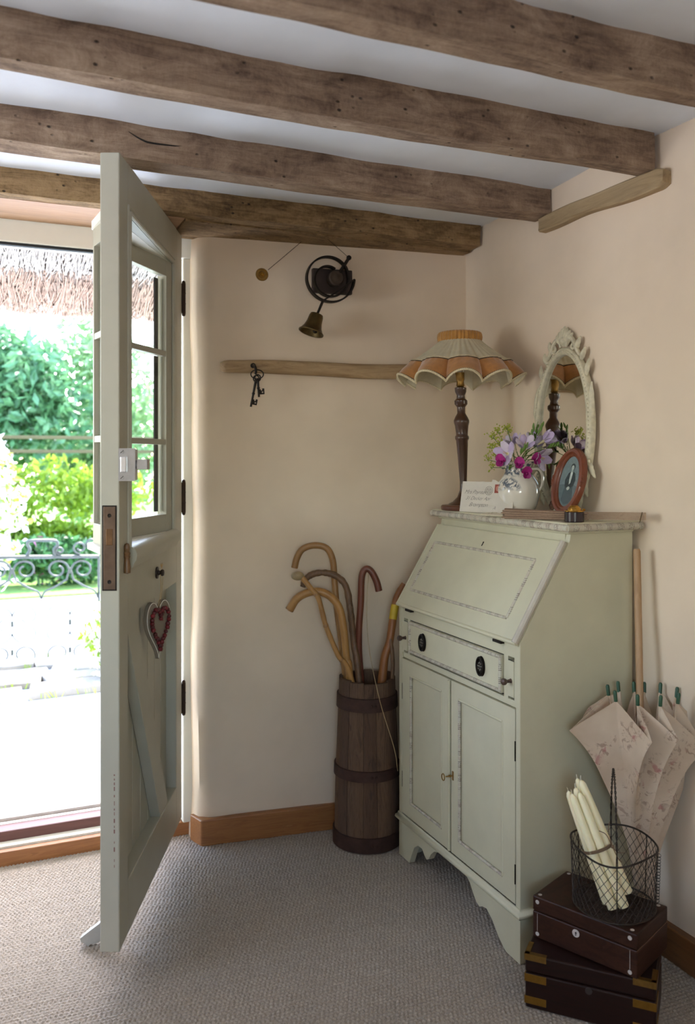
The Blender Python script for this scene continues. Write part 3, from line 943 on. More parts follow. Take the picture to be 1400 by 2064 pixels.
# ================================================================== bureau
BX0, BX1, BY0, BY1 = 1.195, 1.535, 1.713, 2.343
TOPZ = 1.045
bu = thing('writing_bureau', 'sage green painted writing bureau with sloping flap, drawer and two cupboard doors', 'bureau', (1.365, 2.028, 0))
sg = M['sage']
XZ = lambda y: frame((0, y, 0), (1, 0, 0), (0, 0, 1), (0, -1, 0))
side = [(BX0, 0.118), (BX0, 0.762), (1.338, 0.996), (1.345, 1.024), (BX1, 1.024), (BX1, 0.118)]
for y in (BY0 + 0.018, BY1):
    MB(XZ(y)).prism(side, 0, 0.018).build('side_panel', sg, bu, smooth=False, bevel=0.0015)
MB().box(BX1 - 0.012, BX1, BY0 + 0.018, BY1 - 0.018, 0.11, 1.02).build('back_panel', sg, bu, smooth=False)
MB().box(1.215, BX1 - 0.012, BY0 + 0.018, BY1 - 0.018, 0.118, 0.132).build('floor_board', sg, bu, smooth=False)
MB().box(1.205, BX1 - 0.012, BY0 + 0.018, BY1 - 0.018, 0.722, 0.738).build('writing_board', sg, bu, smooth=False)
MB().box(1.20, BX1 - 0.012, BY0 + 0.018, BY1 - 0.018, 0.602, 0.618).build('drawer_rail', sg, bu, smooth=False, bevel=0.001)
MB().box(1.340, 1.352, BY0 + 0.018, BY1 - 0.018, 0.985, 1.024).build('top_rail', sg, bu, smooth=False)
MB().box(1.197, 1.212, BY0 + 0.018, BY1 - 0.018, 0.722, 0.7575).build('flap_rail', sg, bu, smooth=False)
for y0, y1 in ((BY0 + 0.018, 1.7395), (1.7655, 1.7835), (2.2755, 2.2895), (2.3155, BY1 - 0.018)):
    MB().box(1.197, 1.225, y0, y1, 0.618, 0.722).build('drawer_stile', sg, bu, smooth=False)
# top board with rounded worn edge
b = MB(); b.box(1.320, 1.550, 1.697, 2.359, 1.028, TOPZ)
tp = b.build('top_board', sg, bu, smooth=False, bevel=0.003)
def edge(pts, r, name, mat, parent, z=None):
    b = MB(); b.tube(pts, r, 12); return b.build(name, mat, parent)
edge([(1.322, 1.692, 1.032), (1.322, 2.364, 1.032)], 0.0095, 'edge_moulding', M['worn_y'], tp)
edge([(1.318, 1.697, 1.032), (1.549, 1.697, 1.032)], 0.0095, 'edge_moulding', M['worn_x'], tp)
edge([(1.318, 2.359, 1.032), (1.549, 2.359, 1.032)], 0.0095, 'edge_moulding', M['worn_x'], tp)
MB().box(1.332, BX1, BY0 - 0.006, BY1 + 0.006, 1.016, 1.028).build('cove', sg, tp, smooth=False, bevel=0.004)
# sloping flap
fb = Vector((0.145, 0, 0.238)).normalized(); fn_ = Vector((-fb.z, 0, fb.x))
FM = frame((1.1885, 0, 0.7575), (0, 1, 0), fb, -fn_)      # along y, up the slope, INTO the bureau
FM = frame((1.1885, 0, 0.7575), (0, -1, 0), fb, fn_)      # s=-y, up the slope, outward
FL = 0.279
def F(): return MB(FM)
MB(FM).box(-(BY1 - 0.004), -(BY0 + 0.004), 0, FL, -0.014, 0.006).build('flap', sg, bu, smooth=False, bevel=0.002)
fl = [o for o in bu.children if o.name.startswith('flap') and not o.name.startswith('flap_')][0]
# lip moulding at both slopes and along the lower edge
for s_ in (-(BY0 + 0.008), -(BY1 - 0.008)):
    q = F(); q.tube([(s_, 0.002, 0.006), (s_, FL - 0.002, 0.006)], 0.0085 if s_ > -2 else 0.004, 10); q.build('lip', flat('rubbed_lip_paint', (188, 178, 162), 0.5) if s_ > -2 else sg, fl)
q = F(); q.tube([(-(BY0 + 0.004), 0.003, 0.003), (-(BY1 - 0.004), 0.003, 0.003)], 0.006, 10); q.build('lip', sg, fl)
q = F()
a0, a1, c0, c1 = -2.300, -1.793, 0.055, 0.218
q.tube([(a0, c0, 0.006), (a1, c0, 0.006)], 0.0042, 8); q.build('panel_moulding', M['worn_y'], fl); q = F(); q.tube([(a0, c1, 0.006), (a1, c1, 0.006)], 0.0042, 8); q.build('panel_moulding', M['worn_y'], fl)
q = F(); q.tube([(a0, c0, 0.006), (a0, c1, 0.006)], 0.0042, 8); q.build('panel_moulding', M['worn_z'], fl); q = F(); q.tube([(a1, c0, 0.006), (a1, c1, 0.006)], 0.0042, 8); q.build('panel_moulding', M['worn_z'], fl)
q = F(); q.prism([(-2.052 + 0.0028 * math.cos(a), 0.242 + 0.0028 * math.sin(a)) for a in [2 * math.pi * i / 14 for i in range(14)]], 0.0061, 0.0066)
q.prism([(-2.0538, 0.240), (-2.0542, 0.231), (-2.0498, 0.231), (-2.0502, 0.240)], 0.0061, 0.0066); q.build('keyhole', M['dark_gap'], fl, smooth=False)
for y in (2.27, 1.80):
    MB().box(1.186, 1.199, y - 0.018, y + 0.018, 0.748, 0.7545).build('flap_hinge', M['iron'], bu, smooth=False)
# drawer
DY0, DY1, DZ0, DZ1 = 1.787, 2.272, 0.626, 0.719
dr = MB().box(1.192, 1.50, DY0, DY1, DZ0, DZ1).build('drawer', sg, bu, smooth=False, bevel=0.001)
for z in (DZ0 + 0.005, DZ1 - 0.005):
    edge([(1.192, DY0 + 0.002, z), (1.192, DY1 - 0.002, z)], 0.0048, 'drawer_moulding', M['worn_y'], dr)
for y in (DY0 + 0.005, DY1 - 0.005):
    edge([(1.192, y, DZ0 + 0.002), (1.192, y, DZ1 - 0.002)], 0.0048, 'drawer_moulding', M['worn_z'], dr)
for y in (2.186, 1.877):
    K = frame((1.1918, y, 0.6725), (0, -1, 0), (0, 0, 1), (-1, 0, 0))
    b = MB(K); b.M = K @ Matrix.Diagonal((0.78, 1.15, 1, 1))
    b.lathe([(0.0, 0.006), (0.006, 0.006), (0.008, 0.004), (0.019, 0.0035), (0.022, 0.002), (0.0225, 0.0)], n=36)
    pl = b.build('pull_plate', M['iron'], dr)
    b = MB(K @ Matrix.Diagonal((0.78, 1.15, 1, 1))); b.tube([(0.0195 * math.cos(a), 0.0195 * math.sin(a), 0.006) for a in [2 * math.pi * i / 36 for i in range(36)]], 0.0024, 8, closed=True); b.build('ring_pull', M['iron'], dr)
    b = MB(K)
    for i in range(8):
        a = 2 * math.pi * i / 8
        b.ball((0.0065 * math.cos(a), 0.0095 * math.sin(a), 0.0052), 0.0028, 8, 5, (1, 1, 0.6))
    b.ball((0, 0, 0.006), 0.0035, 10, 6, (1, 1, .7)); b.build('rosette', flat('worn_iron_rosette', (104, 98, 90), 0.4, 0.7, 0.3, 80), dr)
# pull-out slides for the flap, each with a turned knob
for y0, y1 in ((1.7405, 1.7645), (2.2905, 2.3145)):
    lo = MB().box(1.1955, 1.50, y0, y1, 0.625, 0.712).build('flap_slide', sg, bu, smooth=False, bevel=0.001)
    b = MB(aim((1.1955, (y0 + y1) / 2, 0.664), (-1, 0, 0))); b.lathe([(0.006, 0.0), (0.0045, 0.003), (0.0038, 0.011), (0.0065, 0.014), (0.0085, 0.018), (0.0080, 0.023), (0.0045, 0.026), (0.0, 0.0265)], n=18)
    b.build('knob', flat('dark_turned_knob', (78, 58, 48), 0.35, 0.1, 0.2), lo)
    MB().box(1.1975, 1.1985, y0 - 0.001, y1 + 0.001, 0.6235, 0.7135).build('slide_gap', M['dark_gap'], bu, smooth=False)
MB().box(1.1995, 1.2, DY0 - 0.0035, DY1 + 0.0035, DZ0 - 0.004, DZ1 + 0.003).build('drawer_gap', M['dark_gap'], bu, smooth=False)
# cupboard doors
def cupboard(y0, y1, p0, p1, label):
    z0, z1 = 0.134, 0.5995; q0, q1 = 0.178, 0.556
    b = MB()
    x0, x1 = 1.195, 1.213
    b.box(x0, x1, y0, p0, z0, z1); b.box(x0, x1, p1, y1, z0, z1); b.box(x0, x1, p0, p1, z0, q0); b.box(x0, x1, p0, p1, q1, z1)
    d = b.build('cupboard_door', sg, bu, smooth=False)
    MB().box(x0 + 0.006, x1 - 0.002, p0 - 0.002, p1 + 0.002, q0 - 0.002, q1 + 0.002).build('panel', sg, d, smooth=False)
    for y in (p0, p1):
        edge([(x0 + 0.002, y, q0), (x0 + 0.002, y, q1)], 0.0042, 'panel_moulding', M['worn_z'] if y == p1 else sg, d)
    for z in (q0, q1):
        edge([(x0 + 0.002, p0, z), (x0 + 0.002, p1, z)], 0.0042, 'panel_moulding', M['worn_y'] if z == q0 else sg, d)
    return d
dl = cupboard(2.038, 2.3235, 2.086, 2.270, 'left')
dR = cupboard(1.7335, 2.0335, 1.788, 1.993, 'right')
edge([(1.1935, 2.041, 0.136), (1.1935, 2.041, 0.598)], 0.0048, 'astragal', sg, dl)
for (y, zz) in ((2.3225, 0.50), (2.3225, 0.235), (1.7345, 0.50), (1.7345, 0.205)):
    MB().box(1.1945, 1.197, y - 0.0012, y + 0.0012, zz - 0.024, zz + 0.024).build('door_hinge', M['iron'], dl if y > 2 else dR, smooth=False)
MB().box(1.2135, 1.2145, BY0 + 0.019, BY1 - 0.019, 0.13, 0.604).build('door_gap', M['dark_gap'], bu, smooth=False)
# key left in the lock
b = MB(); b.tube([(1.196, 2.026, 0.343), (1.176, 2.030, 0.342)], 0.0018, 8)
b.tube([(1.169 + 0.0, 2.0315 + 0.0075 * math.cos(a), 0.3415 + 0.0088 * math.sin(a)) for a in [2 * math.pi * i / 20 for i in range(20)]], 0.0016, 6, closed=True)
b.tube([(1.190, 2.0265, 0.343), (1.184, 2.0278, 0.343)], 0.0034, 8)
b.build('cupboard_key', M['brass'], dR)
MB().box(1.1938, 1.1955, 2.020, 2.027, 0.332, 0.356).build('escutcheon', M['brass'], dR, smooth=False)
# base moulding and bracket plinth
b = MB(); pr = [(0.0, 0.106), (-0.006, 0.108), (-0.010, 0.113), (-0.009, 0.120), (-0.004, 0.124), (-0.002, 0.131), (0.0, 0.131)]
vs = []; n = len(pr)
path = [(BX1, BY0, (0, -1)), (BX0, BY0, (-1, -1)), (BX0, BY1, (-1, 1)), (BX1, BY1, (0, 1))]
for (px_, py_, (ox, oy)) in path:
    for (o_, z) in pr:
        vs.append((px_ - ox * o_, py_ - oy * o_, z))
fs = [(i * n + k, (i + 1) * n + k, (i + 1) * n + k + 1, i * n + k + 1) for i in range(3) for k in range(n - 1)]
b.add(vs, fs); b.build('base_moulding', sg, bu, angle=60)
foot = [(BY1, 0), (2.276, 0), (2.262, 0.030), (2.245, 0.058), (2.222, 0.073), (2.198, 0.074), (2.184, 0.062), (2.172, 0.054), (2.160, 0.060), (2.146, 0.080), (2.126, 0.096), (2.10, 0.104),
        (1.955, 0.104), (1.938, 0.094), (1.922, 0.074), (1.906, 0.058), (1.892, 0.053), (1.878, 0.060), (1.858, 0.064), (1.832, 0.048), (1.806, 0.022), (1.780, 0.004), (1.770, 0.0), (BY0, 0), (BY0, 0.108), (BY1, 0.108)]
b = MB(frame((BX0, 0, 0), (0, 1, 0), (0, 0, 1), (1, 0, 0))); b.prism(foot, 0, 0.018)
b.build('plinth', sg, bu, smooth=False)
sf = [(BX0 + 0.018, 0), (1.262, 0), (1.278, 0.022), (1.300, 0.055), (1.330, 0.064), (1.345, 0.054), (1.36, 0.064), (1.385, 0.058), (1.42, 0.022), (1.435, 0), (BX1, 0), (BX1, 0.108), (BX0 + 0.018, 0.108)]
for y in (BY0 + 0.018, BY1):
    MB(XZ(y)).prism(sf, 0, 0.018).build('plinth', sg, bu, smooth=False)

# ================================================================== table lamp
def table_lamp():
    lx, ly = 1.375, 2.262
    th = thing('table_lamp', 'turned wooden table lamp with a scalloped cream and amber velvet shade', 'lamp', (lx, ly, TOPZ))
    wm = wood('dark_walnut', [(58, 36, 24), (82, 52, 34), (70, 44, 28)], (60, 60, 6), 0.3, 0.1, 1.0, coat=0.3)
    bm_ = wood('red_walnut_base', [(84, 46, 28), (112, 66, 42)], (30, 30, 30), 0.35, 0.1)
    dz = -0.0005
    lean = Vector((-0.018, 0.006, 0)) * 0.5
    MBb = MB(Matrix.Translation((lx, ly, TOPZ)))
    MBb.lathe([(0.0, 0.0), (0.068, 0.0), (0.070, 0.003), (0.070, 0.012), (0.067, 0.015), (0.050, 0.016)], n=48); MBb.build('base', bm_, th)
    sh = Matrix.Translation((lx, ly, 0)) @ Matrix(((1, 0, -0.028, 0.0293), (0, 1, 0.012, -0.0125), (0, 0, 1, 0), (0, 0, 0, 1)))
    b = MB(sh)
    b.lathe([(0.050, 1.0605), (0.046, 1.064), (0.034, 1.070), (0.020, 1.084), (0.0115, 1.105), (0.0105, 1.1296), (0.018, 1.2554), (0.021, 1.2614), (0.021, 1.2674), (0.018, 1.272), (0.018, 1.2793), (0.0205, 1.3003), (0.0235, 1.3108), (0.0235, 1.3168), (0.0195, 1.3258), (0.012, 1.3392), (0.0125, 1.3572), (0.0195, 1.3662), (0.020, 1.3767), (0.0135, 1.3826), (0.012, 1.3931), (0.017, 1.4036), (0.018, 1.4156), (0.010, 1.419), (0, 1.419)], n=40)
    b.build('stem', wm, th)
    b = MB(sh); b.lathe([(0.010, 1.4188), (0.0125, 1.422), (0.0105, 1.436), (0.0125, 1.440), (0.0135, 1.462), (0.0, 1.462)], n=24); b.build('lamp_holder', M['brass'], th)
    b = MB(sh); b.lathe([(0.010, 1.462), (0.016, 1.475), (0.024, 1.50), (0.020, 1.52), (0.0, 1.528)], n=20); b.build('bulb', flat('frosted_bulb', (232, 228, 216), 0.3), th)
    b = MB(sh)
    for k in range(3):
        a = k * 2 * math.pi / 3 + 0.4
        b.tube([(0.012 * math.cos(a), 0.012 * math.sin(a), 1.455), (0.06 * math.cos(a), 0.056 * math.sin(a), 1.562)], 0.0012, 5)
    b.build('shade_carrier', M['brass'], th)
    # shade
    N = 10; off = math.radians(-22.7)
    va = math.atan2(-0.85, -0.52)      # direction to the camera
    def lobe(a):
        k = ((a - va + off) * N / (2 * math.pi)) % 1.0
        return abs(math.sin(math.pi * k))          # 0 at the pinch, 1 mid-lobe
    VS = [0.0, 0.15, 0.35, 0.60, 0.80, 1.0]
    def R0(v): return float(np.interp(v, VS, [0.058, 0.080, 0.111, 0.147, 0.167, 0.181]))
    def Zs(v): return float(np.interp(v, VS, [1.562, 1.541, 1.516, 1.487, 1.457, 1.423]))
    def P(a, v, out=0.0):
        q = lobe(a)
        r = R0(v) * (1 + 0.19 * v ** 1.4 * (q ** 0.7 - 0.5)) + out
        if v < 0.66: r *= 1 + 0.034 * math.sin(a * 44 + 2 * math.sin(a * 5)) * min(1, v * 4) * (1 - v)
        z = Zs(v) + 0.033 * v ** 3 * (q ** 0.8 - 0.15)
        return (lx - 0.011 + r * math.cos(a), ly + 0.005 + r * math.sin(a), z)
    cream = flat('pleated_cream_silk', (206, 194, 164), 0.75, var=0.08, vscale=40)
    amber = flat('amber_velvet', (172, 114, 52), 0.7, var=0.18, vscale=50, **{'Sheen Weight': 0.6})
    NU = 240
    b = MB(); b.sheet(lambda u, v: P(u * 2 * math.pi, 0.02 + v * 0.98), NU, 18, 0.0016, cu=True)
    s_ = b.build('shade', cream, th, angle=70)
    b = MB(); b.sheet(lambda u, v: P(u * 2 * math.pi, 0.585 + v * 0.375, 0.0024), NU, 8, 0.0016, cu=True); b.build('velvet_band', amber, s_, angle=70)
    def ring(v, r, name, mat, out, n=480, wobble=0.0):
        q = MB(); q.tube([Vector(P(2 * math.pi * i / n, v, out)) + Vector((0, 0, wobble * (i % 2))) for i in range(n)], r, 6, closed=True); q.build(name, mat, s_)
    br = flat('brown_braid', (72, 56, 40), 0.8); ln = flat('cream_braid', (214, 198, 162), 0.85, var=0.2, vscale=300)
    ring(0.590, 0.0017, 'brown_braid', br, 0.0036); ring(0.950, 0.0017, 'brown_braid', br, 0.0036)
    ring(0.568, 0.0024, 'cream_braid', ln, 0.003, 480, 0.0012); ring(0.985, 0.0036, 'cream_braid', ln, 0.001, 480, 0.0014)
    # gathered velvet collar
    def col(u, v):
        a = u * 2 * math.pi; t = v * 2 * math.pi
        w = 1 + 0.02 * math.sin(a * 38) + 0.012 * math.sin(a * 61 + 1)
        r = 0.0595 + 0.0075 * math.cos(t) * w
        return (lx - 0.0125 + r * w * math.cos(a), ly + 0.0055 + r * w * math.sin(a), 1.568 + 0.0165 * math.sin(t))
    b = MB(); b.grid(col, 200, 13, cu=True); b.build('collar', flat('gold_velvet', (182, 128, 56), 0.75, var=0.2, vscale=50, **{'Sheen Weight': 0.5}), s_, angle=80)
    q = MB(); q.tube([(lx - 0.012 + 0.0655 * math.cos(2 * math.pi * i / 160), ly + 0.0055 + 0.0655 * math.sin(2 * math.pi * i / 160), 1.5515 + 0.0012 * (i % 2)) for i in range(160)], 0.0016, 5, closed=True); q.build('cream_braid', ln, s_)
table_lamp()

# ================================================================== oval mirror
def mirror():
    yc, zc = 1.992, 1.279
    lean = math.atan2(0.012, 0.5)
    Mm = frame((1.5365, yc, zc), (0, -1, 0), (math.sin(lean), 0, math.cos(lean)), (-math.cos(lean), 0, math.sin(lean)))
    th = thing('oval_mirror', 'oval mirror in an ornate carved cream frame leaning on the wall above the bureau', 'mirror', (1.535, yc, TOPZ))
    a0, b0 = 0.108, 0.214
    m, nt, bs = base('mirror_glass'); bs.inputs['Base Color'].default_value = (0.86, 0.85, 0.80, 1); bs.inputs['Metallic'].default_value = 1.0; bs.inputs['Roughness'].default_value = 0.03
    b = MB(Mm); b.prism([(a0 * 1.03 * math.cos(t), b0 * 1.03 * math.sin(t)) for t in [2 * math.pi * i / 72 for i in range(72)]], -0.006, 0.001); b.build('glass', m, th, angle=40)
    cr = flat('carved_cream_frame', (204, 194, 166), 0.7, var=0.16, vscale=70, bmp=0.5)
    def ell(k, a, b_, h): return Vector((a * math.cos(k), b_ * math.sin(k), h))
    pr = [(0.0, -0.006), (0.0, 0.008), (0.0035, 0.0115), (0.006, 0.0085), (0.009, 0.0120), (0.016, 0.0110), (0.021, 0.006), (0.0225, -0.006)]
    b = MB(Mm); n = 120; vs = []
    for i in range(n):
        k = 2 * math.pi * i / n
        for (o_, h) in pr:
            vs.append(ell(k, a0 + o_, b0 + o_, h))
    L = len(pr)
    fs = [(i * L + k, i * L + (k + 1) % L, ((i + 1) % n) * L + (k + 1) % L, ((i + 1) % n) * L + k) for i in range(n) for k in range(L)]
    b.add(vs, fs); fr = b.build('frame', cr, th, angle=50)
    # beading
    b = MB(Mm)
    for i in range(120):
        k = 2 * math.pi * i / 120
        b.ball(ell(k, a0 + 0.0125, b0 + 0.0125, 0.0115), 0.0030, 6, 4)
    b.build('beading', cr, fr)
    # carved leaves and scrolls standing out from the edge
    def leaf(x, y, ang, ln, w, h=0.010, curl=0.0):
        x *= 1.05
        q = MB(Mm @ frame((x, y, 0.0), (math.cos(ang), math.sin(ang), 0), (-math.sin(ang), math.cos(ang), 0), (0, 0, 1)))
        def fn(u, v):
            s = (v - 0.5) * 2
            wd = w * math.sin(math.pi * min(1, 0.12 + u * 0.88)) ** 0.8 * (1 + 0.14 * math.sin(u * 22))
            return (u * ln, s * wd + curl * ln * u * u, h * (1 - s * s * 0.8) * math.sin(math.pi * (0.15 + 0.8 * u)) + 0.001)
        q.sheet(fn, 12, 7, 0.004); q.build('carved_leaf', cr, fr, angle=70)
    def scroll(pts, r, name='scroll'):
        q = MB(Mm); P_ = smooth_path([(p[0], p[1], 0.006) for p in pts], 6); N_ = len(P_)
        q.tube(P_, [r * (0.55 + 0.45 * math.sin(math.pi * (0.1 + 0.85 * i / (N_ - 1)))) for i in range(N_)], 8); q.build(name, cr, fr)
    H2 = math.pi / 2
    for sx in (-1, 1):
        scroll([(sx * 0.010, 0.256), (sx * 0.022, 0.262), (sx * 0.038, 0.256), (sx * 0.050, 0.240), (sx * 0.058, 0.226), (sx * 0.068, 0.212), (sx * 0.078, 0.205)], 0.0065)
        scroll([(sx * 0.012, 0.236), (sx * 0.016, 0.250), (sx * 0.010, 0.262), (sx * 0.003, 0.258)], 0.0055)
        scroll([(sx * 0.040, 0.244), (sx * 0.036, 0.234), (sx * 0.042, 0.228), (sx * 0.050, 0.232)], 0.0045)
        leaf(sx * 0.050, 0.222, H2 - sx * 0.35, 0.040, 0.009, 0.010, -sx * 0.1)
        leaf(sx * 0.072, 0.196, H2 - sx * 0.75, 0.034, 0.008, 0.010, sx * 0.3)
        leaf(sx * 0.092, 0.150, H2 - sx * 0.35, 0.045, 0.008, 0.009, sx * 0.1)
        leaf(sx * 0.118, 0.040, H2 + sx * 0.02, 0.090, 0.010, 0.009, sx * 0.03)
        leaf(sx * 0.118, 0.035, H2 - sx * 0.05, 0.05, 0.008, 0.010, 0)
        leaf(sx * 0.112, -0.085, -H2 + sx * 0.30, 0.05, 0.009, 0.010, sx * 0.2)
        leaf(sx * 0.098, -0.130, -H2 - sx * 0.05, 0.050, 0.010, 0.010, sx * 0.2)
        leaf(sx * 0.082, -0.168, -H2 - sx * 0.1, 0.045, 0.010, 0.010, 0)
        q = MB(Mm); q.ball((sx * 0.122, -0.012, 0.008), 0.006, 10, 6); q.ball((sx * 0.118, -0.088, 0.008), 0.010, 10, 6, (1, 1, .7)); q.ball((sx * 0.108, -0.128, 0.007), 0.008, 10, 6, (1, 1, .7)); q.build('boss', cr, fr)
    for i, an in enumerate((-64, -40, -18, 0, 18, 40, 64)):
        leaf(0.004 * (i - 3), 0.246 + 0.006 * (1 - abs(i - 3) / 3), H2 - math.radians(an) * 0.62, 0.044 - 0.006 * abs(i - 3) / 2, 0.0075, 0.012)
    leaf(0, 0.240, H2, 0.030, 0.012, 0.016)
    # rose boss at the foot
    q = MB(Mm)
    for i in range(6):
        a = i * math.pi / 3
        q.ball((-0.028 + 0.008 * math.cos(a), -0.212 + 0.008 * math.sin(a), 0.010), 0.007, 8, 6)
    q.ball((-0.028, -0.212, 0.014), 0.007, 8, 6); q.build('rose_boss', flat('worn_brown_rose', (116, 82, 62), 0.7, var=0.3, vscale=60), fr)
mirror()

# ================================================================== letters, lace, jug
def letters():
    E0 = Vector((1.318, 2.194, TOPZ)); E1 = Vector((1.392, 2.028, TOPZ))
    d = (E1 - E0).normalized(); back = Vector((-d.y, d.x, 0))
    if back.y < 0: back = -back
    back = Vector((abs(back.x), abs(back.y), 0)).normalized()
    up = (UP * math.cos(0.2) + back * math.sin(0.2))
    out = d.cross(up); 
    if out.dot(Vector((0, -1, 0))) < 0: out = -out
    paper = flat('aged_paper', (214, 204, 188), 0.85, var=0.06, vscale=24)
    L, Hh = 0.178, 0.090
    EM = frame(E0 + out * 0.0012 + UP * 0.0004, d, up, d.cross(up))
    sgn = 1 if d.cross(up).dot(out) > 0 else -1
    th = thing('addressed_envelope', 'old cream envelope addressed in ink with two red stamps propped beside the lamp', 'envelope', tuple(E0))
    MB(EM).box(0, L, 0, Hh, -0.0008, 0.0).build('sheet', paper, th, smooth=False)
    ink = flat('brown_ink', (66, 52, 46), 0.8)
    def write(txt, x, y, size):
        cu = bpy.data.curves.new('handwriting', 'FONT'); cu.body = txt; cu.size = size; cu.shear = 0.55; cu.space_character = 0.92; cu.offset = -0.00028 if size > .01 else -0.0002
        ob = bpy.data.objects.new('tmp', cu); COL.objects.link(ob)
        dg = bpy.context.evaluated_depsgraph_get()
        me = bpy.data.meshes.new_from_object(ob.evaluated_get(dg))
        b = MB(EM @ Matrix.Translation((x, y, 0.0003 * sgn)))
        b.add([tuple(v.co) for v in me.vertices], [tuple(p.vertices) for p in me.polygons])
        bpy.data.objects.remove(ob); bpy.data.meshes.remove(me); bpy.data.curves.remove(cu)
        if b.v: b.build('handwriting', ink, th, smooth=False)
    write('Mrs Paynter', 0.010, 0.054, 0.0165); write('31 Decker Apr', 0.016, 0.036, 0.0150); write('Brompton', 0.030, 0.017, 0.0165); write('A', 0.112, 0.010, 0.014)
    b = MB(EM)
    for r in (0.0125, 0.0085): b.tube([(0.094 + r * math.cos(2 * math.pi * i / 28), 0.064 + r * math.sin(2 * math.pi * i / 28), 0.0004 * sgn) for i in range(28)], 0.0004, 4, closed=True)
    for i in range(3): b.box(0.088, 0.100, 0.0595 + i * 0.004, 0.0605 + i * 0.004, 0.0, 0.0004)
    b.build('postmark', ink, th)
    st = flat('brick_red_stamp', (150, 74, 60), 0.8, var=0.15, vscale=200)
    for x in (0.113, 0.135):
        s_ = MB(EM).box(x, x + 0.020, 0.058, 0.083, 0.0, 0.0004).build('stamp', st, th, smooth=False)
        b = MB(EM); b.prism([(x + 0.010 + 0.0062 * math.cos(a), 0.071 + 0.008 * math.sin(a)) for a in [2 * math.pi * i / 16 for i in range(16)]], 0.0, 0.0006); b.build('stamp_vignette', flat('pale_stamp_centre', (190, 128, 110), 0.8), s_, smooth=False)
    # letter sheets behind
    for k, (l0, l1, h, lab) in enumerate(((0.040, 0.172, 0.094, 'crumpled cream letter showing behind the addressed envelope'), (0.095, 0.184, 0.097, 'folded pale letter furthest back behind the envelope'))):
        G = frame(E0 + back * (0.004 + 0.004 * k) + UP * 0.0002, d, up, d.cross(up))
        rs = random.Random(k)
        top = [(l1 - (l1 - l0) * i / 9, h - rs.uniform(0, 0.008)) for i in range(10)]
        b = MB(G); b.prism([(l0, 0), (l1, 0)] + top, -0.0008, 0.0)
        tag(b.build('letter', paper, smooth=False), lab, 'letter')
letters()

def lace():
    m = flat('ivory_lace', (226, 214, 188), 0.9)
    b = MB(); c = Vector((1.374, 2.008, TOPZ + 0.0014))
    b.lathe([(0.0, -0.0010), (0.064, -0.0010), (0.064, -0.0002), (0.0, -0.0002)], c=tuple(c), n=40)
    for R_, k in ((0.030, 0), (0.045, 0), (0.060, 0), (0.072, 0)):
        b.tube([c + Vector((R_ * math.cos(t), R_ * math.sin(t), 0)) for t in [2 * math.pi * i / 64 for i in range(64)]], 0.0008, 4, closed=True)
    for i in range(48):
        t = 2 * math.pi * i / 48
        b.tube([c + Vector((0.03 * math.cos(t), 0.03 * math.sin(t), 0)), c + Vector((0.072 * math.cos(t + 0.12 * (-1) ** i), 0.072 * math.sin(t + 0.12 * (-1) ** i), 0))], 0.0007, 4)
    for i in range(22):
        t = 2 * math.pi * i / 22
        q = c + Vector((0.075 * math.cos(t), 0.075 * math.sin(t), 0.0))
        b.tube([q + Vector((0.009 * math.cos(s), 0.009 * math.sin(s), 0.0006)) for s in [2 * math.pi * j / 12 for j in range(12)]], 0.0014, 5, closed=True)
    tag(b.build('lace_doily', m), 'ivory lace doily spread under the flower jug', 'doily')
lace()

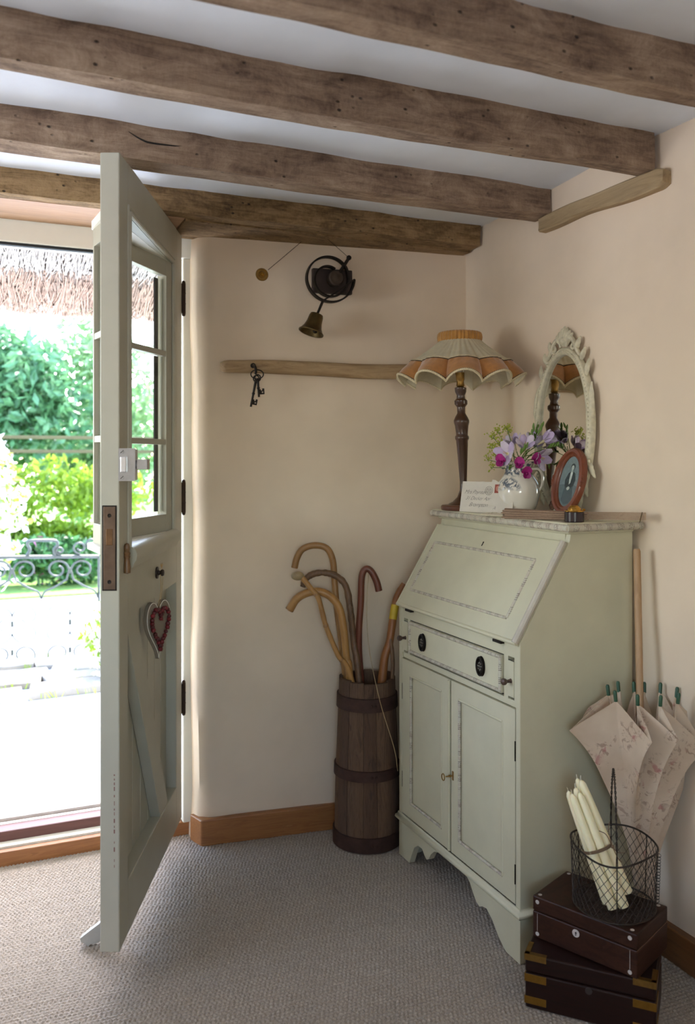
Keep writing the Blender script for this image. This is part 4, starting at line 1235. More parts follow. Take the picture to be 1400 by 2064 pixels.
JX, JY = 1.438, 2.070
def jug():
    th = thing('flower_jug', 'small cream china jug with blue transfer flowers standing on the bureau', 'jug', (JX, JY, TOPZ + 0.002))
    m, nt, bs = base('cream_china')
    v = mapped(nt, (1, 1, 1))
    n = nz(nt, v, 75.0, 5, 0.7); n2 = nz(nt, v, 16.0, 2)
    sp = nt.nodes.new('ShaderNodeSeparateXYZ'); tc = nt.nodes.new('ShaderNodeTexCoord'); nt.links.new(tc.outputs['Object'], sp.inputs[0])
    zz = sp.outputs[2]
    neck = ramp(nt, mth(nt, 'MULTIPLY', zz, 5.0), [(0.50, g(0)), (0.55, g(1))])
    # a spray running down the side that faces the room's left
    sd = mth(nt, 'ADD', mth(nt, 'MULTIPLY', sp.outputs[0], -0.93), mth(nt, 'MULTIPLY', sp.outputs[1], -0.36))
    spray = mth(nt, 'MULTIPLY', ramp(nt, mth(nt, 'MULTIPLY', sd, 14.0), [(0.60, g(0)), (0.68, g(1))]), ramp(nt, mth(nt, 'MULTIPLY', zz, 5.0), [(0.30, g(0)), (0.38, g(1))]))
    mask = mth(nt, 'MAXIMUM', neck, spray)
    pat = mth(nt, 'MULTIPLY', ramp(nt, n, [(0.47, g(0)), (0.53, g(1))]), mask)
    col = mixc(nt, lin((226, 218, 202)), lin((52, 72, 92)), mth(nt, 'MULTIPLY', pat, 0.9))
    nt.links.new(col, bs.inputs['Base Color']); bs.inputs['Roughness'].default_value = 0.12; bs.inputs['Coat Weight'].default_value = 0.4
    def fr(a): return 1 + 0.018 * abs(math.sin(4 * a)) 
    pr = [(0.0, 0.003), (0.030, 0.003), (0.033, 0.0), (0.037, 0.002), (0.044, 0.020), (0.050, 0.045), (0.050, 0.060), (0.045, 0.078), (0.035, 0.094), (0.0305, 0.104), (0.031, 0.114), (0.036, 0.126), (0.039, 0.130), (0.0372, 0.1305), (0.0335, 0.124), (0.0285, 0.108), (0.030, 0.098), (0.040, 0.078), (0.044, 0.055), (0.030, 0.015), (0.0, 0.010)]
    pr = [(r_ * 1.2, z_ * 1.12) for r_, z_ in pr]
    b = MB(Matrix.Translation((JX, JY, TOPZ + 0.002))); b.lathe(pr, n=48, fr=fr); b.build('body', m, th, angle=60)
    # spout and handle (handle on the right as seen from the room)
    hd = Vector((0.72, -0.69, 0)).normalized()
    o = Vector((JX, JY, TOPZ + 0.002))
    b = MB(); b.tube(smooth_path([o + hd * 0.036 + UP * 0.124, o + hd * 0.058 + UP * 0.124, o + hd * 0.068 + UP * 0.104, o + hd * 0.066 + UP * 0.078, o + hd * 0.055 + UP * 0.060]), 0.0042, 8); b.build('handle', flat('plain_cream_china', (226, 218, 202), 0.12), th)
    b = MB(); b.M = Matrix.Translation(o - hd * 0.043 + UP * 0.138) @ Matrix.Rotation(math.radians(40), 4, Vector((-hd.y, hd.x, 0)))
    b.lathe([(0.010, -0.012), (0.013, 0.0), (0.016, 0.010), (0.0145, 0.010), (0.011, 0.0), (0.008, -0.010)], n=16); b.build('spout', m, th)
jug()

# ------------------------------------------------------------------ flowers standing in the jug
JT = Vector((JX, JY, TOPZ + 0.132))
sc_ = 0.00143
tow = Vector((-0.52, -0.85, 0)).normalized()      # towards the room
def fpos(dx, dy, t=0.0):
    """dx to the right, dy up (from the jug mouth), t towards the room - metres"""
    return JT + Rv * dx + UP * dy + tow * t
stem_m = flat('flower_stem', (96, 122, 52), 0.55, var=0.15)
leaf_m = flat('fresh_leaf', (104, 134, 56), 0.5, var=0.2, vscale=40)
lil = [flat('lilac_petal', (196, 176, 206), 0.6, var=0.10, vscale=80), flat('pale_lilac_petal', (216, 202, 216), 0.6, var=0.08, vscale=80)]
mag = [flat('magenta_petal', (176, 40, 128), 0.55, var=0.18, vscale=80), flat('deep_magenta_petal', (150, 26, 108), 0.55, var=0.2, vscale=80)]
cream_p = flat('cream_throat', (226, 214, 176), 0.6)
for m_ in lil + mag:
    m_.node_tree.nodes['Principled BSDF'].inputs['Subsurface Weight'].default_value = 0.0
def petal(b, ln, w, cup, curl, fold=0.0):
    def fn(u, v):
        s = (v - 0.5) * 2
        wd = w * (math.sin(math.pi * (0.08 + 0.84 * u ** 0.8)) ** 0.7)
        return (s * wd, cup * s * s * wd + curl * u * u * ln + fold * abs(s) * wd, u * ln)
    b.sheet(fn, 9, 7, 0.0006)
def stem(b, c, d, r=0.0013):
    c = Vector(c); base_ = JT + Vector((random.uniform(-.012, .012), random.uniform(-.012, .012), -0.05))
    b.tube(smooth_path([base_, JT * 0.55 + c * 0.45 + Vector((0, 0, 0.004)) - Vector(d) * 0.012, c - Vector(d) * 0.004], 5), r, 6)
random.seed(5)
FG = 'cut flowers in the jug'
def freesia(c, d, size, label, mi, n=6, openv=0.62):
    d = Vector(d).normalized()
    th = thing('freesia', label, 'flower', tuple(c), FG)
    K = aim(c, d)
    for i in range(n):
        a = 2 * math.pi * i / n + 0.3
        tilt = openv * (1.0 if i % 2 else 0.85)
        b = MB(K @ Matrix.Rotation(a, 4, 'Z') @ Matrix.Translation((0, 0.003, 0)) @ Matrix.Rotation(-tilt, 4, 'X'))
        petal(b, size * (1.0 if i % 2 else 0.93), size * 0.34, 0.35, 0.16)
        b.build('petal', lil[(i + mi) % 2], th, angle=70)
    b = MB(K); b.lathe([(0.0016, -0.022), (0.003, -0.012), (0.0055, 0.002), (0.0, 0.002)], n=12); b.build('throat', cream_p, th)
    b = MB(K)
    for i in range(3): b.tube([(0.001 * math.cos(i * 2.1), 0.001 * math.sin(i * 2.1), 0), (0.003 * math.cos(i * 2.1), 0.003 * math.sin(i * 2.1), size * .55)], 0.0006, 5)
    b.build('stamen', flat('yellow_stamen', (214, 190, 96), 0.6), th)
    b = MB(); stem(b, Vector(c) - d * 0.02, d); b.build('stem', stem_m, th)
def sweet_pea(c, d, size, label):
    d = Vector(d).normalized()
    th = thing('sweet_pea', label, 'flower', tuple(c), FG)
    K = aim(c, d)
    for i, (w, ln, tl, mi) in enumerate(((0.62, 1.0, 0.95, 0), (0.42, 0.75, 0.45, 1), (0.42, 0.75, 0.45, 1))):
        b = MB(K @ Matrix.Rotation((0, 2.3, -2.3)[i], 4, 'Z') @ Matrix.Rotation(-tl, 4, 'X'))
        petal(b, size * ln, size * w, -0.30, 0.22, 0.12); b.build('petal', mag[mi], th, angle=70)
    b = MB(K); b.ball((0, 0, size * 0.22), size * 0.18, 8, 6, (1, 1, 1.4)); b.build('keel', mag[1], th)
    b = MB(); stem(b, c, d, 0.001); b.build('stem', stem_m, th)
def P2(px, py, t): return fpos((px - 1053) * sc_, (942 - py) * sc_, t)
fwd = tow
freesia(P2(1031, 916, 0.032), fwd * 0.8 - Rv * 0.75 + UP * 0.25, 0.040, 'large open lilac freesia at the left front of the jug', 1, openv=0.9)
freesia(P2(1066, 902, 0.020), fwd * 0.8 + UP * 0.75 + Rv * 0.05, 0.036, 'lilac freesia at the top middle of the bouquet', 0)
freesia(P2(1092, 922, 0.026), fwd * 0.75 + Rv * 0.7 - UP * 0.25, 0.040, 'drooping lilac freesia at the right front of the bouquet', 0, openv=0.75)
freesia(P2(1044, 896, 0.002), UP * 0.9 - Rv * 0.35 + fwd * 0.2, 0.034, 'lilac freesia standing at the back left of the bouquet', 0)
freesia(P2(1104, 890, 0.006), Rv * 0.85 + UP * 0.55 + fwd * 0.15, 0.038, 'half open pale freesia reaching right towards the mirror', 1, openv=0.30)
freesia(P2(1083, 894, -0.030), UP * 0.55 + Rv * 0.45 - fwd * 0.6, 0.036, 'lilac freesia at the back of the bouquet facing the mirror', 0, openv=0.7)
sweet_pea(P2(1019, 932, 0.040), fwd * 0.8 - Rv * 0.5 - UP * 0.1, 0.026, 'magenta sweet pea lowest on the left of the bouquet')
sweet_pea(P2(1054, 938, 0.048), fwd + UP * 0.1 - Rv * 0.2, 0.024, 'magenta sweet pea at the middle front of the bouquet')
sweet_pea(P2(1066, 954, 0.046), fwd * 0.9 - UP * 0.3 + Rv * 0.2, 0.025, 'magenta sweet pea hanging over the jug rim')
sweet_pea(P2(1084, 928, 0.044), fwd * 0.8 + Rv * 0.35 - UP * 0.1, 0.024, 'magenta sweet pea on the right of the bouquet')
lime = flat('lime_floret', (168, 172, 60), 0.6, var=0.2, vscale=90)
def sprig(tips, label):
    c = P2(1035, 905, 0)
    th = thing('lady_mantle_sprig', label, 'flower', tuple(c), FG)
    bs_ = MB(); fl_ = MB()
    for (px, py, t, k) in tips:
        p = P2(px, py, t)
        stem(bs_, p, UP, 0.0009)
        for i in range(k):
            q = p + Vector((random.gauss(0, .006), random.gauss(0, .006), random.gauss(0, .006)))
            fl_.ball(q, random.uniform(.0016, .0029), 5, 4)
            if i % 4 == 0: bs_.tube([p - UP * 0.008, q], 0.0004, 4)
    bs_.build('stem', stem_m, th)
    tag(fl_.build('florets', lime, th), kind='stuff')
sprig([(1003, 880, 0.0, 34), (1012, 868, -0.01, 30), (1000, 900, 0.01, 34), (994, 925, 0.012, 26), (1008, 915, 0.0, 30), (1016, 892, 0.01, 30), (1000, 940, 0.02, 20)], 'frothy lime green sprig spilling out on the left of the jug')
sprig([(1030, 862, 0.0, 30), (1033, 868, -0.006, 24)], 'small lime green flower head rising highest above the jug')
def buds(c0, dirv, k, ln, label, lf=True):
    th = thing('freesia_bud_stem', label, 'flower', tuple(c0), FG)
    d = Vector(dirv).normalized(); up = Vector((0, 0, 1))
    b = MB(); stem(b, c0, d, 0.0013); b.tube([Vector(c0), Vector(c0) + d * ln], [0.0013, 0.0007], 6); b.build('stem', stem_m, th)
    for i in range(k):
        p = Vector(c0) + d * (ln * (i + 0.5) / k)
        q = (up * 0.8 + d * 0.5 + Vector((random.uniform(-.4, .4), random.uniform(-.4, .4), 0))).normalized()
        b = MB(aim(p, q)); b.lathe([(0, 0), (0.0026, 0.003), (0.0034, 0.008), (0.0026, 0.014), (0.001, 0.019), (0, 0.020)], n=8); b.build('bud', leaf_m, th)
buds(P2(1078, 895, 0.0), UP * 0.9 + Rv * 0.15, 5, 0.045, 'green freesia buds standing upright right of centre')
buds(P2(1090, 880, 0.01), UP * 0.8 + Rv * 0.45, 4, 0.032, 'green freesia buds leaning towards the mirror')
buds(P2(1055, 918, 0.045), UP * 0.6 + Rv * 0.5 + fwd * 0.4, 5, 0.028, 'green buds at the front of the bouquet between lilac petals')
buds(P2(1108, 905, 0.012), Rv * 0.9 + UP * 0.2, 4, 0.035, 'green buds stretching out to the right of the bouquet')
def leafsprig(c0, dirv, k, ln, label):
    th = thing('leaf_sprig', label, 'foliage', tuple(c0), FG)
    d = Vector(dirv).normalized()
    b = MB(); stem(b, c0, d, 0.001); b.tube([Vector(c0), Vector(c0) + d * ln], [0.001, 0.0006], 6); b.build('stem', stem_m, th)
    for i in range(k):
        p = Vector(c0) + d * (ln * i / k)
        q = (d + Vector((random.uniform(-1, 1), random.uniform(-1, 1), random.uniform(-.6, .6)))).normalized()
        b = MB(aim(p, q)); petal(b, random.uniform(.014, .022), .0038, 0.3, 0.15); b.build('leaf', leaf_m, th, angle=70)
leafsprig(P2(1108, 912, -0.006), Rv * 0.9 + UP * 0.05, 9, 0.045, 'leafy green sprig reaching right behind the freesias')
leafsprig(P2(1112, 930, 0.0), Rv * 0.8 - UP * 0.5, 7, 0.035, 'leafy green sprig drooping down on the right')
leafsprig(P2(1088, 885, -0.01), UP + Rv * 0.1, 7, 0.040, 'small leafed green sprig standing up before the mirror')
leafsprig(P2(1036, 938, 0.035), fwd - UP * 0.35, 7, 0.02, 'short green leaves over the front rim of the jug')

# ================================================================== oval photograph
def photo():
    yc = 1.914
    tilt = math.atan2(0.046, 0.185)
    up = Vector((math.sin(tilt), 0, math.cos(tilt)))
    yawv = Vector((0.10, -1, 0)).normalized()
    out = yawv.cross(up).normalized()
    if out.x > 0: out = -out
    c = Vector((1.4725, yc, TOPZ + 0.003)) + up * 0.0935
    Pm = frame(c, yawv, up, yawv.cross(up))
    sg_ = 1 if yawv.cross(up).x < 0 else -1
    th = thing('photo_frame', 'oval reddish wooden frame with an old portrait photograph leaning on the mirror', 'picture frame', (1.4725, yc, TOPZ))
    wm = wood('red_mahogany_frame', [(92, 44, 26), (128, 66, 40), (108, 54, 32)], (30, 30, 12), 0.35, 0.2, coat=0.3)
    a0, b0 = 0.035, 0.069
    pr = [(0.0, 0.0), (0.001, 0.004), (0.005, 0.007), (0.009, 0.006), (0.012, 0.0105), (0.019, 0.011), (0.0225, 0.007), (0.0245, 0.0), (0.0245, -0.004), (0.0, -0.004)]
    n = 96; vs = []
    for i in range(n):
        k = 2 * math.pi * i / n
        sc = 1 + 0.03 * math.cos(4 * k) ** 8
        for (o_, h) in pr:
            vs.append(((a0 + o_ * sc) * math.cos(k), (b0 + o_ * sc) * math.sin(k), h * sg_))
    L = len(pr)
    fs = [(i * L + k, i * L + (k + 1) % L, ((i + 1) % n) * L + (k + 1) % L, ((i + 1) % n) * L + k) for i in range(n) for k in range(L)]
    MB(Pm).add(vs, fs).build('frame', wm, th, angle=45)
    b = MB(Pm)
    for sx in (-1, 1):
        for i in range(5): b.ball((sx * (0.056 - 0.001 * abs(i - 2)), -0.012 + i * 0.006, 0.009 * sg_), 0.0036, 8, 5)
    b.build('carving', wm, th)
    def oval(cx, cy, rx, ry, nm, mm, h, par, rot=0.0):
        q = MB(Pm @ frame((cx, cy, 0), (math.cos(rot), math.sin(rot), 0), (-math.sin(rot), math.cos(rot), 0), (0, 0, 1)))
        q.prism([(rx * math.cos(t), ry * math.sin(t)) for t in [2 * math.pi * i / 28 for i in range(28)]], *((0.0, h) if sg_ > 0 else (-h, 0.0))); return q.build(nm, mm, par, smooth=False)
    tone = lambda nm, v: flat(nm, v, 0.35, var=0.15, vscale=120)
    pic = oval(0, 0, a0 + 0.001, b0 + 0.001, 'photograph', tone('photo_slate', (124, 134, 136)), 0.0010, th)
    def shape(pts, nm, mm, h):
        q = MB(Pm); q.prism(pts, *((0.0, h) if sg_ > 0 else (-h, 0.0))); return q.build(nm, mm, pic, smooth=False)
    shape([(-0.033, -0.010), (-0.030, -0.034), (-0.022, -0.052), (-0.010, -0.065), (0.0, -0.068), (0.012, -0.064), (0.023, -0.051), (0.031, -0.030), (0.033, -0.014), (0.010, -0.006)], 'printed_floor', tone('photo_floor_grey', (98, 108, 110)), 0.0011)
    shape([(-0.010, -0.010), (0.016, -0.008), (0.021, -0.030), (0.023, -0.048), (0.012, -0.061), (-0.004, -0.064), (-0.018, -0.054), (-0.015, -0.030)], 'printed_skirt', tone('photo_skirt_grey', (70, 80, 84)), 0.0012)
    shape([(-0.007, 0.022), (0.0, 0.027), (0.011, 0.027), (0.018, 0.022), (0.021, 0.004), (0.017, -0.010), (0.004, -0.014), (-0.009, -0.011), (-0.006, 0.004)], 'printed_jacket', tone('photo_dark', (46, 52, 54)), 0.0013)
    shape([(0.0015, 0.027), (0.0095, 0.027), (0.0085, 0.012), (0.0065, -0.004), (0.002, -0.009), (0.0, 0.004)], 'printed_blouse', tone('photo_white', (206, 206, 198)), 0.0015)
    shape([(-0.007, 0.022), (-0.015, 0.004), (-0.013, -0.014), (-0.002, -0.021), (0.0, -0.016), (-0.008, -0.009), (-0.008, 0.004), (-0.003, 0.016)], 'printed_sleeve', tone('photo_dark_sleeve', (54, 60, 62)), 0.0016)
    shape([(0.018, 0.022), (0.023, 0.004), (0.019, -0.012), (0.006, -0.021), (0.004, -0.017), (0.014, -0.008), (0.015, 0.004), (0.014, 0.018)], 'printed_sleeve', tone('photo_dark_sleeve_right', (54, 60, 62)), 0.0016)
    shape([(-0.003, -0.017), (0.003, -0.014), (0.008, -0.018), (0.006, -0.023), (0.0, -0.025), (-0.004, -0.021)], 'printed_hands', tone('photo_hands', (188, 188, 180)), 0.0017)
    shape([(0.003, 0.032), (0.0085, 0.032), (0.0085, 0.025), (0.003, 0.025)], 'printed_neck', tone('photo_neck', (176, 178, 172)), 0.0016)
    oval(0.006, 0.0405, 0.0076, 0.0092, 'printed_hair', tone('photo_hair', (54, 58, 60)), 0.0016, pic)
    oval(0.0062, 0.0375, 0.0050, 0.0070, 'printed_face', tone('photo_face', (188, 190, 184)), 0.0018, pic)
    for sx in (-1, 1): oval(0.0062 + sx * 0.0019, 0.0385, 0.0008, 0.0005, 'printed_eye', tone('photo_eye', (60, 62, 62)), 0.0019, pic)
    b = MB(Pm); b.prism([((a0 + .001) * math.cos(t), (b0 + .001) * math.sin(t)) for t in [2 * math.pi * i / 40 for i in range(40)]], 0.0030 * sg_, 0.0034 * sg_); b.build('glass', glassmat('picture_glass', 0.015), th, smooth=False)
photo()

# ================================================================== brass-lidded inkwell and folded fan
def inkwell():
    c = (1.362, 1.724, TOPZ)
    th = thing('inkwell', 'small dark round inkwell with a domed brass lid at the bureau corner', 'inkwell', c)
    T = Matrix.Translation(c)
    b = MB(T); b.lathe([(0.0, 0.0), (0.0225, 0.0), (0.0240, 0.002), (0.0240, 0.024), (0.0225, 0.0255), (0.0, 0.0255)], n=40); b.build('pot', flat('dark_aubergine_glaze', (48, 36, 40), 0.22, 0.0, 0.2), th)
    b = MB(T); b.lathe([(0.0232, 0.0255), (0.0238, 0.027), (0.0232, 0.0285), (0.017, 0.029), (0.0165, 0.031), (0.0150, 0.0345), (0.011, 0.0385), (0.006, 0.0405), (0.0, 0.041)], n=40); lid = b.build('lid', M['bright_brass'], th)
    b = MB(T); b.tube([(0.015, -0.012, 0.030), (0.021, -0.016, 0.030)], 0.0028, 8); b.tube([(0.010 * math.cos(a), 0.010 * math.sin(a), 0.0395) for a in [2 * math.pi * i / 24 for i in range(24)]], 0.0009, 5, closed=True); b.build('catch', M['bright_brass'], lid)
inkwell()
def fan():
    a = Vector((1.240, 1.862, TOPZ + 0.0015)); e = Vector((1.512, 1.640, TOPZ + 0.004))
    a = Vector((1.300, 1.852, TOPZ + 0.0015))
    a0 = Vector((1.262, 1.880, TOPZ + 0.0012))
    th = thing('folded_fan', 'closed antique hand fan lying across the bureau top behind the inkwell', 'fan', tuple((a + e) / 2))
    d = (e - a0); L = d.length; d.normalize(); sd = Vector((-d.y, d.x, 0)).normalized(); u = d.cross(sd)
    if u.z < 0: sd = -sd; u = d.cross(sd)
    Fm = frame(a0, d, sd, u)
    sm = wood('pale_bone_sticks', [(150, 120, 96), (184, 156, 128), (168, 138, 110)], (6, 60, 60), 0.6, 0.3)
    lm = wood('faded_fan_leaf', [(150, 116, 92), (190, 160, 134), (170, 138, 112), (204, 178, 152)], (8, 120, 120), 0.85, 0.8, 2.0)
    lm2 = wood('darker_fan_leaf', [(112, 84, 66), (150, 122, 100), (132, 104, 84)], (8, 120, 120), 0.85, 0.8, 2.0)
    rs = random.Random(2)
    for i in range(9):
        z = 0.0015 + i * 0.0021; o_ = (i - 4) * 0.0006
        poly = [(L * 0.42, -0.0060 + o_), (L - 0.004, -0.0042), (L, -0.0025), (L, 0.0025), (L - 0.004, 0.0042), (L * 0.42, 0.0060 + o_)]
        b = MB(Fm); b.prism(poly, z, z + 0.0016); b.build('stick', sm, th, smooth=False)
    for i in range(13):
        z = 0.0006 + i * 0.0020; jx = rs.uniform(-0.006, 0.004); wd = 0.0150 - 0.0004 * abs(i - 6) + rs.uniform(-0.0012, 0.0012); sk = rs.uniform(-0.0018, 0.0018)
        def leaf(uu, v, i=i, z=z, jx=jx, wd=wd, sk=sk):
            x = jx + uu * L * 0.60
            w = (wd - 0.0080 * uu) * (1 + 0.05 * noise.noise(Vector((x * 70, i, v))))
            return (x + 0.0015 * noise.noise(Vector((v * 9, i * 2.1, 1))) * (1 - uu), (v - 0.5) * 2 * w + sk, (z * (1 - 0.30 * uu)) + 0.0014 * (1 - (2 * v - 1) ** 2))
        b = MB(Fm); b.sheet(leaf, 22, 7, 0.0013); b.build('leaf_fold', lm if i % 3 else lm2, th, angle=60)
    r = MB(Fm); c = Vector((L - 0.012, 0, 0.008)); r.tube([c + Vector((0.003 * math.sin(t), 0.0085 * math.cos(t), 0.0125 * math.sin(t))) for t in [2 * math.pi * i / 28 for i in range(28)]], 0.0010, 6, closed=True); r.build('ring', M['bronze'], th)
fan()
# ================================================================== stick barrel
BC = Vector((1.148, 2.473, 0))
def barrel():
    th = thing('stick_barrel', 'weathered coopered barrel with three iron hoops holding walking sticks', 'barrel', tuple(BC))
    sm = [wood('barrel_stave_%d' % i, c, (60, 60, 9), 0.8, 0.9, 1.2, bdist=0.004) for i, c in enumerate(([(56, 38, 28), (96, 70, 52), (74, 52, 38)], [(66, 46, 34), (112, 84, 62), (86, 62, 46)]))]
    def R_(z): return 0.103 - 0.013 * (z / 0.52) + 0.002 * math.sin(z * 9)
    rs = random.Random(6); N = 13; a = 0.35
    ws = [rs.uniform(0.7, 1.35) for _ in range(N)]; tot = sum(ws)
    for i in range(N):
        w = 2 * math.pi * ws[i] / tot
        top = 0.512 + rs.uniform(-0.006, 0.006); inn = 0.012; bul = rs.uniform(0, 0.0012)
        b = MB(Matrix.Translation(BC)); vs = []; nz_, na = 9, 6
        for sd in (0, 1):
            for iz in range(nz_):
                z = 0.004 + (top - 0.004) * iz / (nz_ - 1)
                for ia in range(na):
                    q = a + 0.006 + (w - 0.012) * ia / (na - 1)
                    r = R_(z) + bul - (inn if sd else 0) - (0.0015 if ia in (0, na - 1) and not sd else 0)
                    vs.append((r * math.cos(q), r * math.sin(q), z))
        def I(s, z, k): return s * nz_ * na + z * na + k
        fs = []
        for z in range(nz_ - 1):
            for k in range(na - 1):
                fs.append((I(0, z, k), I(0, z, k + 1), I(0, z + 1, k + 1), I(0, z + 1, k)))
                fs.append((I(1, z, k + 1), I(1, z, k), I(1, z + 1, k), I(1, z + 1, k + 1)))
            for k, fl_ in ((0, 1), (na - 1, 0)):
                f = (I(0, z, k), I(0, z + 1, k), I(1, z + 1, k), I(1, z, k)); fs.append(f if fl_ else tuple(reversed(f)))
        for k in range(na - 1):
            fs.append((I(0, nz_ - 1, k), I(0, nz_ - 1, k + 1), I(1, nz_ - 1, k + 1), I(1, nz_ - 1, k)))
            fs.append((I(0, 0, k + 1), I(0, 0, k), I(1, 0, k), I(1, 0, k + 1)))
        b.add(vs, fs); b.build('stave', sm[i % 2], th, angle=50)
        a += w
    b = MB(Matrix.Translation(BC)); b.lathe([(0, 0.012), (0.094, 0.012), (0.094, 0.024), (0, 0.024)], n=32); b.build('bottom', sm[0], th)
    hm = flat('rusted_hoop', (72, 50, 42), 0.7, 0.5, 0.25, 40, 0.4)
    for z0, z1 in ((0.424, 0.466), (0.214, 0.247), (0.0, 0.046)):
        b = MB(Matrix.Translation(BC)); r0, r1 = R_(z0) + 0.0015, R_(z1) + 0.0015
        b.lathe([(r0, z0), (r0 + 0.0045, z0 + 0.001), (r1 + 0.0045, z1 - 0.001), (r1, z1)], n=56); h = b.build('hoop', hm, th, angle=40)
        b = MB(Matrix.Translation(BC)); q = math.atan2(-0.9, -0.2); rm = (r0 + r1) / 2 + 0.005
        for k in (-0.06, 0.06): b.ball((rm * math.cos(q + k), rm * math.sin(q + k), (z0 + z1) / 2), 0.0038, 8, 5)
        b.build('rivet', hm, h)
barrel()

def S(s, z, t=0.0): return BC + Rv * s + UP * z + Vv * t
def stick(label, pts, r, mat, tpos, foot, ferr=None, wob_=0.0):
    th = thing('walking_stick', label, 'walking stick', tuple(S(*foot)), 'walking sticks in the barrel')
    P_ = [S(s, z, t) for (s, z, t) in pts] + [S(*foot)]
    P_ = smooth_path(P_, 8); n = len(P_)
    rr = [(r[0] + (r[1] - r[0]) * i / (n - 1)) * (1 + wob_ * noise.noise(Vector((i * 0.55, r[0] * 900, 0)))) for i in range(n)]
    b = MB(); b.tube(P_, rr, 12); b.build('shaft', mat, th, angle=70)
    return th, P_
bam = wood('tan_cane', [(132, 92, 50), (168, 124, 74), (152, 108, 62)], (30, 30, 9), 0.42, 0.2)
bam2 = wood('golden_bamboo', [(150, 104, 54), (184, 136, 76), (166, 120, 64)], (30, 30, 9), 0.4, 0.2)
drk = wood('mottled_hazel', [(78, 54, 36), (124, 92, 64), (98, 72, 50), (140, 112, 84)], (40, 40, 16), 0.5, 0.4)
redw = wood('red_brown_cherry', [(84, 44, 32), (118, 66, 48), (98, 54, 38)], (40, 40, 8), 0.35, 0.15)
oran = wood('orange_brown_ash', [(120, 72, 38), (156, 100, 56), (138, 86, 46)], (40, 40, 8), 0.4, 0.2)
th, P_ = stick('tall tan crook walking stick at the back of the barrel', [(-0.231, 0.852, 0.03), (-0.223, 0.884, 0.03), (-0.205, 0.912, 0.03), (-0.168, 0.924, 0.03), (-0.129, 0.915, 0.03), (-0.109, 0.877, 0.03), (-0.103, 0.807, 0.03), (-0.094, 0.715, 0.025), (-0.068, 0.499, 0.02)], (0.0105, 0.0100), bam, 0.03, (-0.02, 0.03, 0.02))
th, P_ = stick('mottled dark crook walking stick in the middle of the barrel', [(-0.203, 0.796, 0.0), (-0.194, 0.820, 0.0), (-0.168, 0.837, 0.0), (-0.129, 0.840, 0.0), (-0.091, 0.826, 0.0), (-0.065, 0.792, 0.0), (-0.052, 0.715, 0.0), (-0.042, 0.622, 0.0), (-0.026, 0.499, -0.02)], (0.0095, 0.0110), drk, 0, (0.0, 0.03, -0.045), wob_=0.22)
th, P_ = stick('thick golden bamboo crook walking stick leaning left', [(-0.242, 0.730, -0.03), (-0.222, 0.761, -0.03), (-0.191, 0.780, -0.03), (-0.152, 0.786, -0.03), (-0.114, 0.769, -0.03), (-0.086, 0.730, -0.03), (-0.072, 0.653, -0.03), (-0.065, 0.576, -0.03), (-0.055, 0.507, -0.03)], (0.0128, 0.0115), bam2, -0.03, (-0.04, 0.03, -0.02))
b = MB(); d0 = (P_[0] - P_[1]).normalized(); b.tube([P_[0] - d0 * 0.002, P_[0] + d0 * 0.003], [0.0135, 0.0128], 14); b.build('ferrule', bam, th)
th, P_ = stick('thin knob headed walking stick leaning furthest left', [(-0.202, 0.833, -0.055), (-0.176, 0.800, -0.055), (-0.152, 0.769, -0.055), (-0.129, 0.684, -0.055), (-0.091, 0.592, -0.052), (-0.046, 0.502, -0.046)], (0.0082, 0.0075), bam2, -0.055, (0.045, 0.03, -0.03), wob_=0.14)
b = MB(Matrix.Translation(S(-0.216, 0.838, -0.055)) @ frame((0, 0, 0), Rv, Vv, UP)); b.ball((0, 0, 0), 0.0165, 14, 10, (1.25, 0.9, 0.85)); b.build('knob', flat('pale_knob', (150, 128, 92), 0.5, var=0.3), th)
b = MB(); 
for f in (14, 24, 34): b.ball(P_[min(f, len(P_) - 1)], 0.0092, 8, 6)
b.build('node', bam, th)
th, P_ = stick('dark red crook walking stick standing on the right', [(0.037, 0.783, 0.0), (0.029, 0.815, 0.0), (0.012, 0.846, 0.0), (-0.005, 0.852, 0.0), (-0.017, 0.826, 0.0), (-0.020, 0.746, 0.0), (-0.026, 0.638, 0.0), (-0.018, 0.499, 0.01)], (0.0110, 0.0100), redw, 0, (0.03, 0.03, 0.045))
th, P_ = stick('orange brown stick bound with yellow tape beside the bureau', [(0.120, 0.800, 0.035), (0.098, 0.764, 0.03), (0.086, 0.715, 0.02), (0.071, 0.622, 0.0), (0.048, 0.515, -0.01)], (0.0105, 0.0145), oran, 0, (0.02, 0.03, -0.03), wob_=0.08)
i0 = min(range(len(P_)), key=lambda i: abs(P_[i].z - 0.733)); i1 = min(range(len(P_)), key=lambda i: abs(P_[i].z - 0.690))
a_, c_ = P_[min(i0, i1)], P_[max(i0, i1)]
dd = (c_ - a_).normalized(); mid = (a_ + c_) / 2
b = MB(); b.tube([mid - dd * 0.023, mid + dd * 0.023], 0.0128, 16); b.build('yellow_tape', flat('yellow_tape', (206, 176, 52), 0.5, var=0.1), th)
b = MB(); b.tube(smooth_path([S(0.073, 0.632, -0.005), S(0.079, 0.585, -0.018), S(0.078, 0.515, -0.022), S(0.055, 0.30, -0.03)]), [0.0065] * 19, 10); b.build('branch', drk, th)
b = MB(); b.tube(smooth_path([S(0.004, 0.838, -0.012), S(-0.002, 0.73, -0.022), S(0.006, 0.607, -0.04), S(0.036, 0.468, -0.118), S(0.078, 0.33, -0.124), S(0.090, 0.255, -0.112)], 8), 0.0011, 6)
tag(b.build('pale_string', flat('pale_cord', (178, 152, 112), 0.8)), 'thin pale cord hanging from the red stick down the barrel', 'cord')

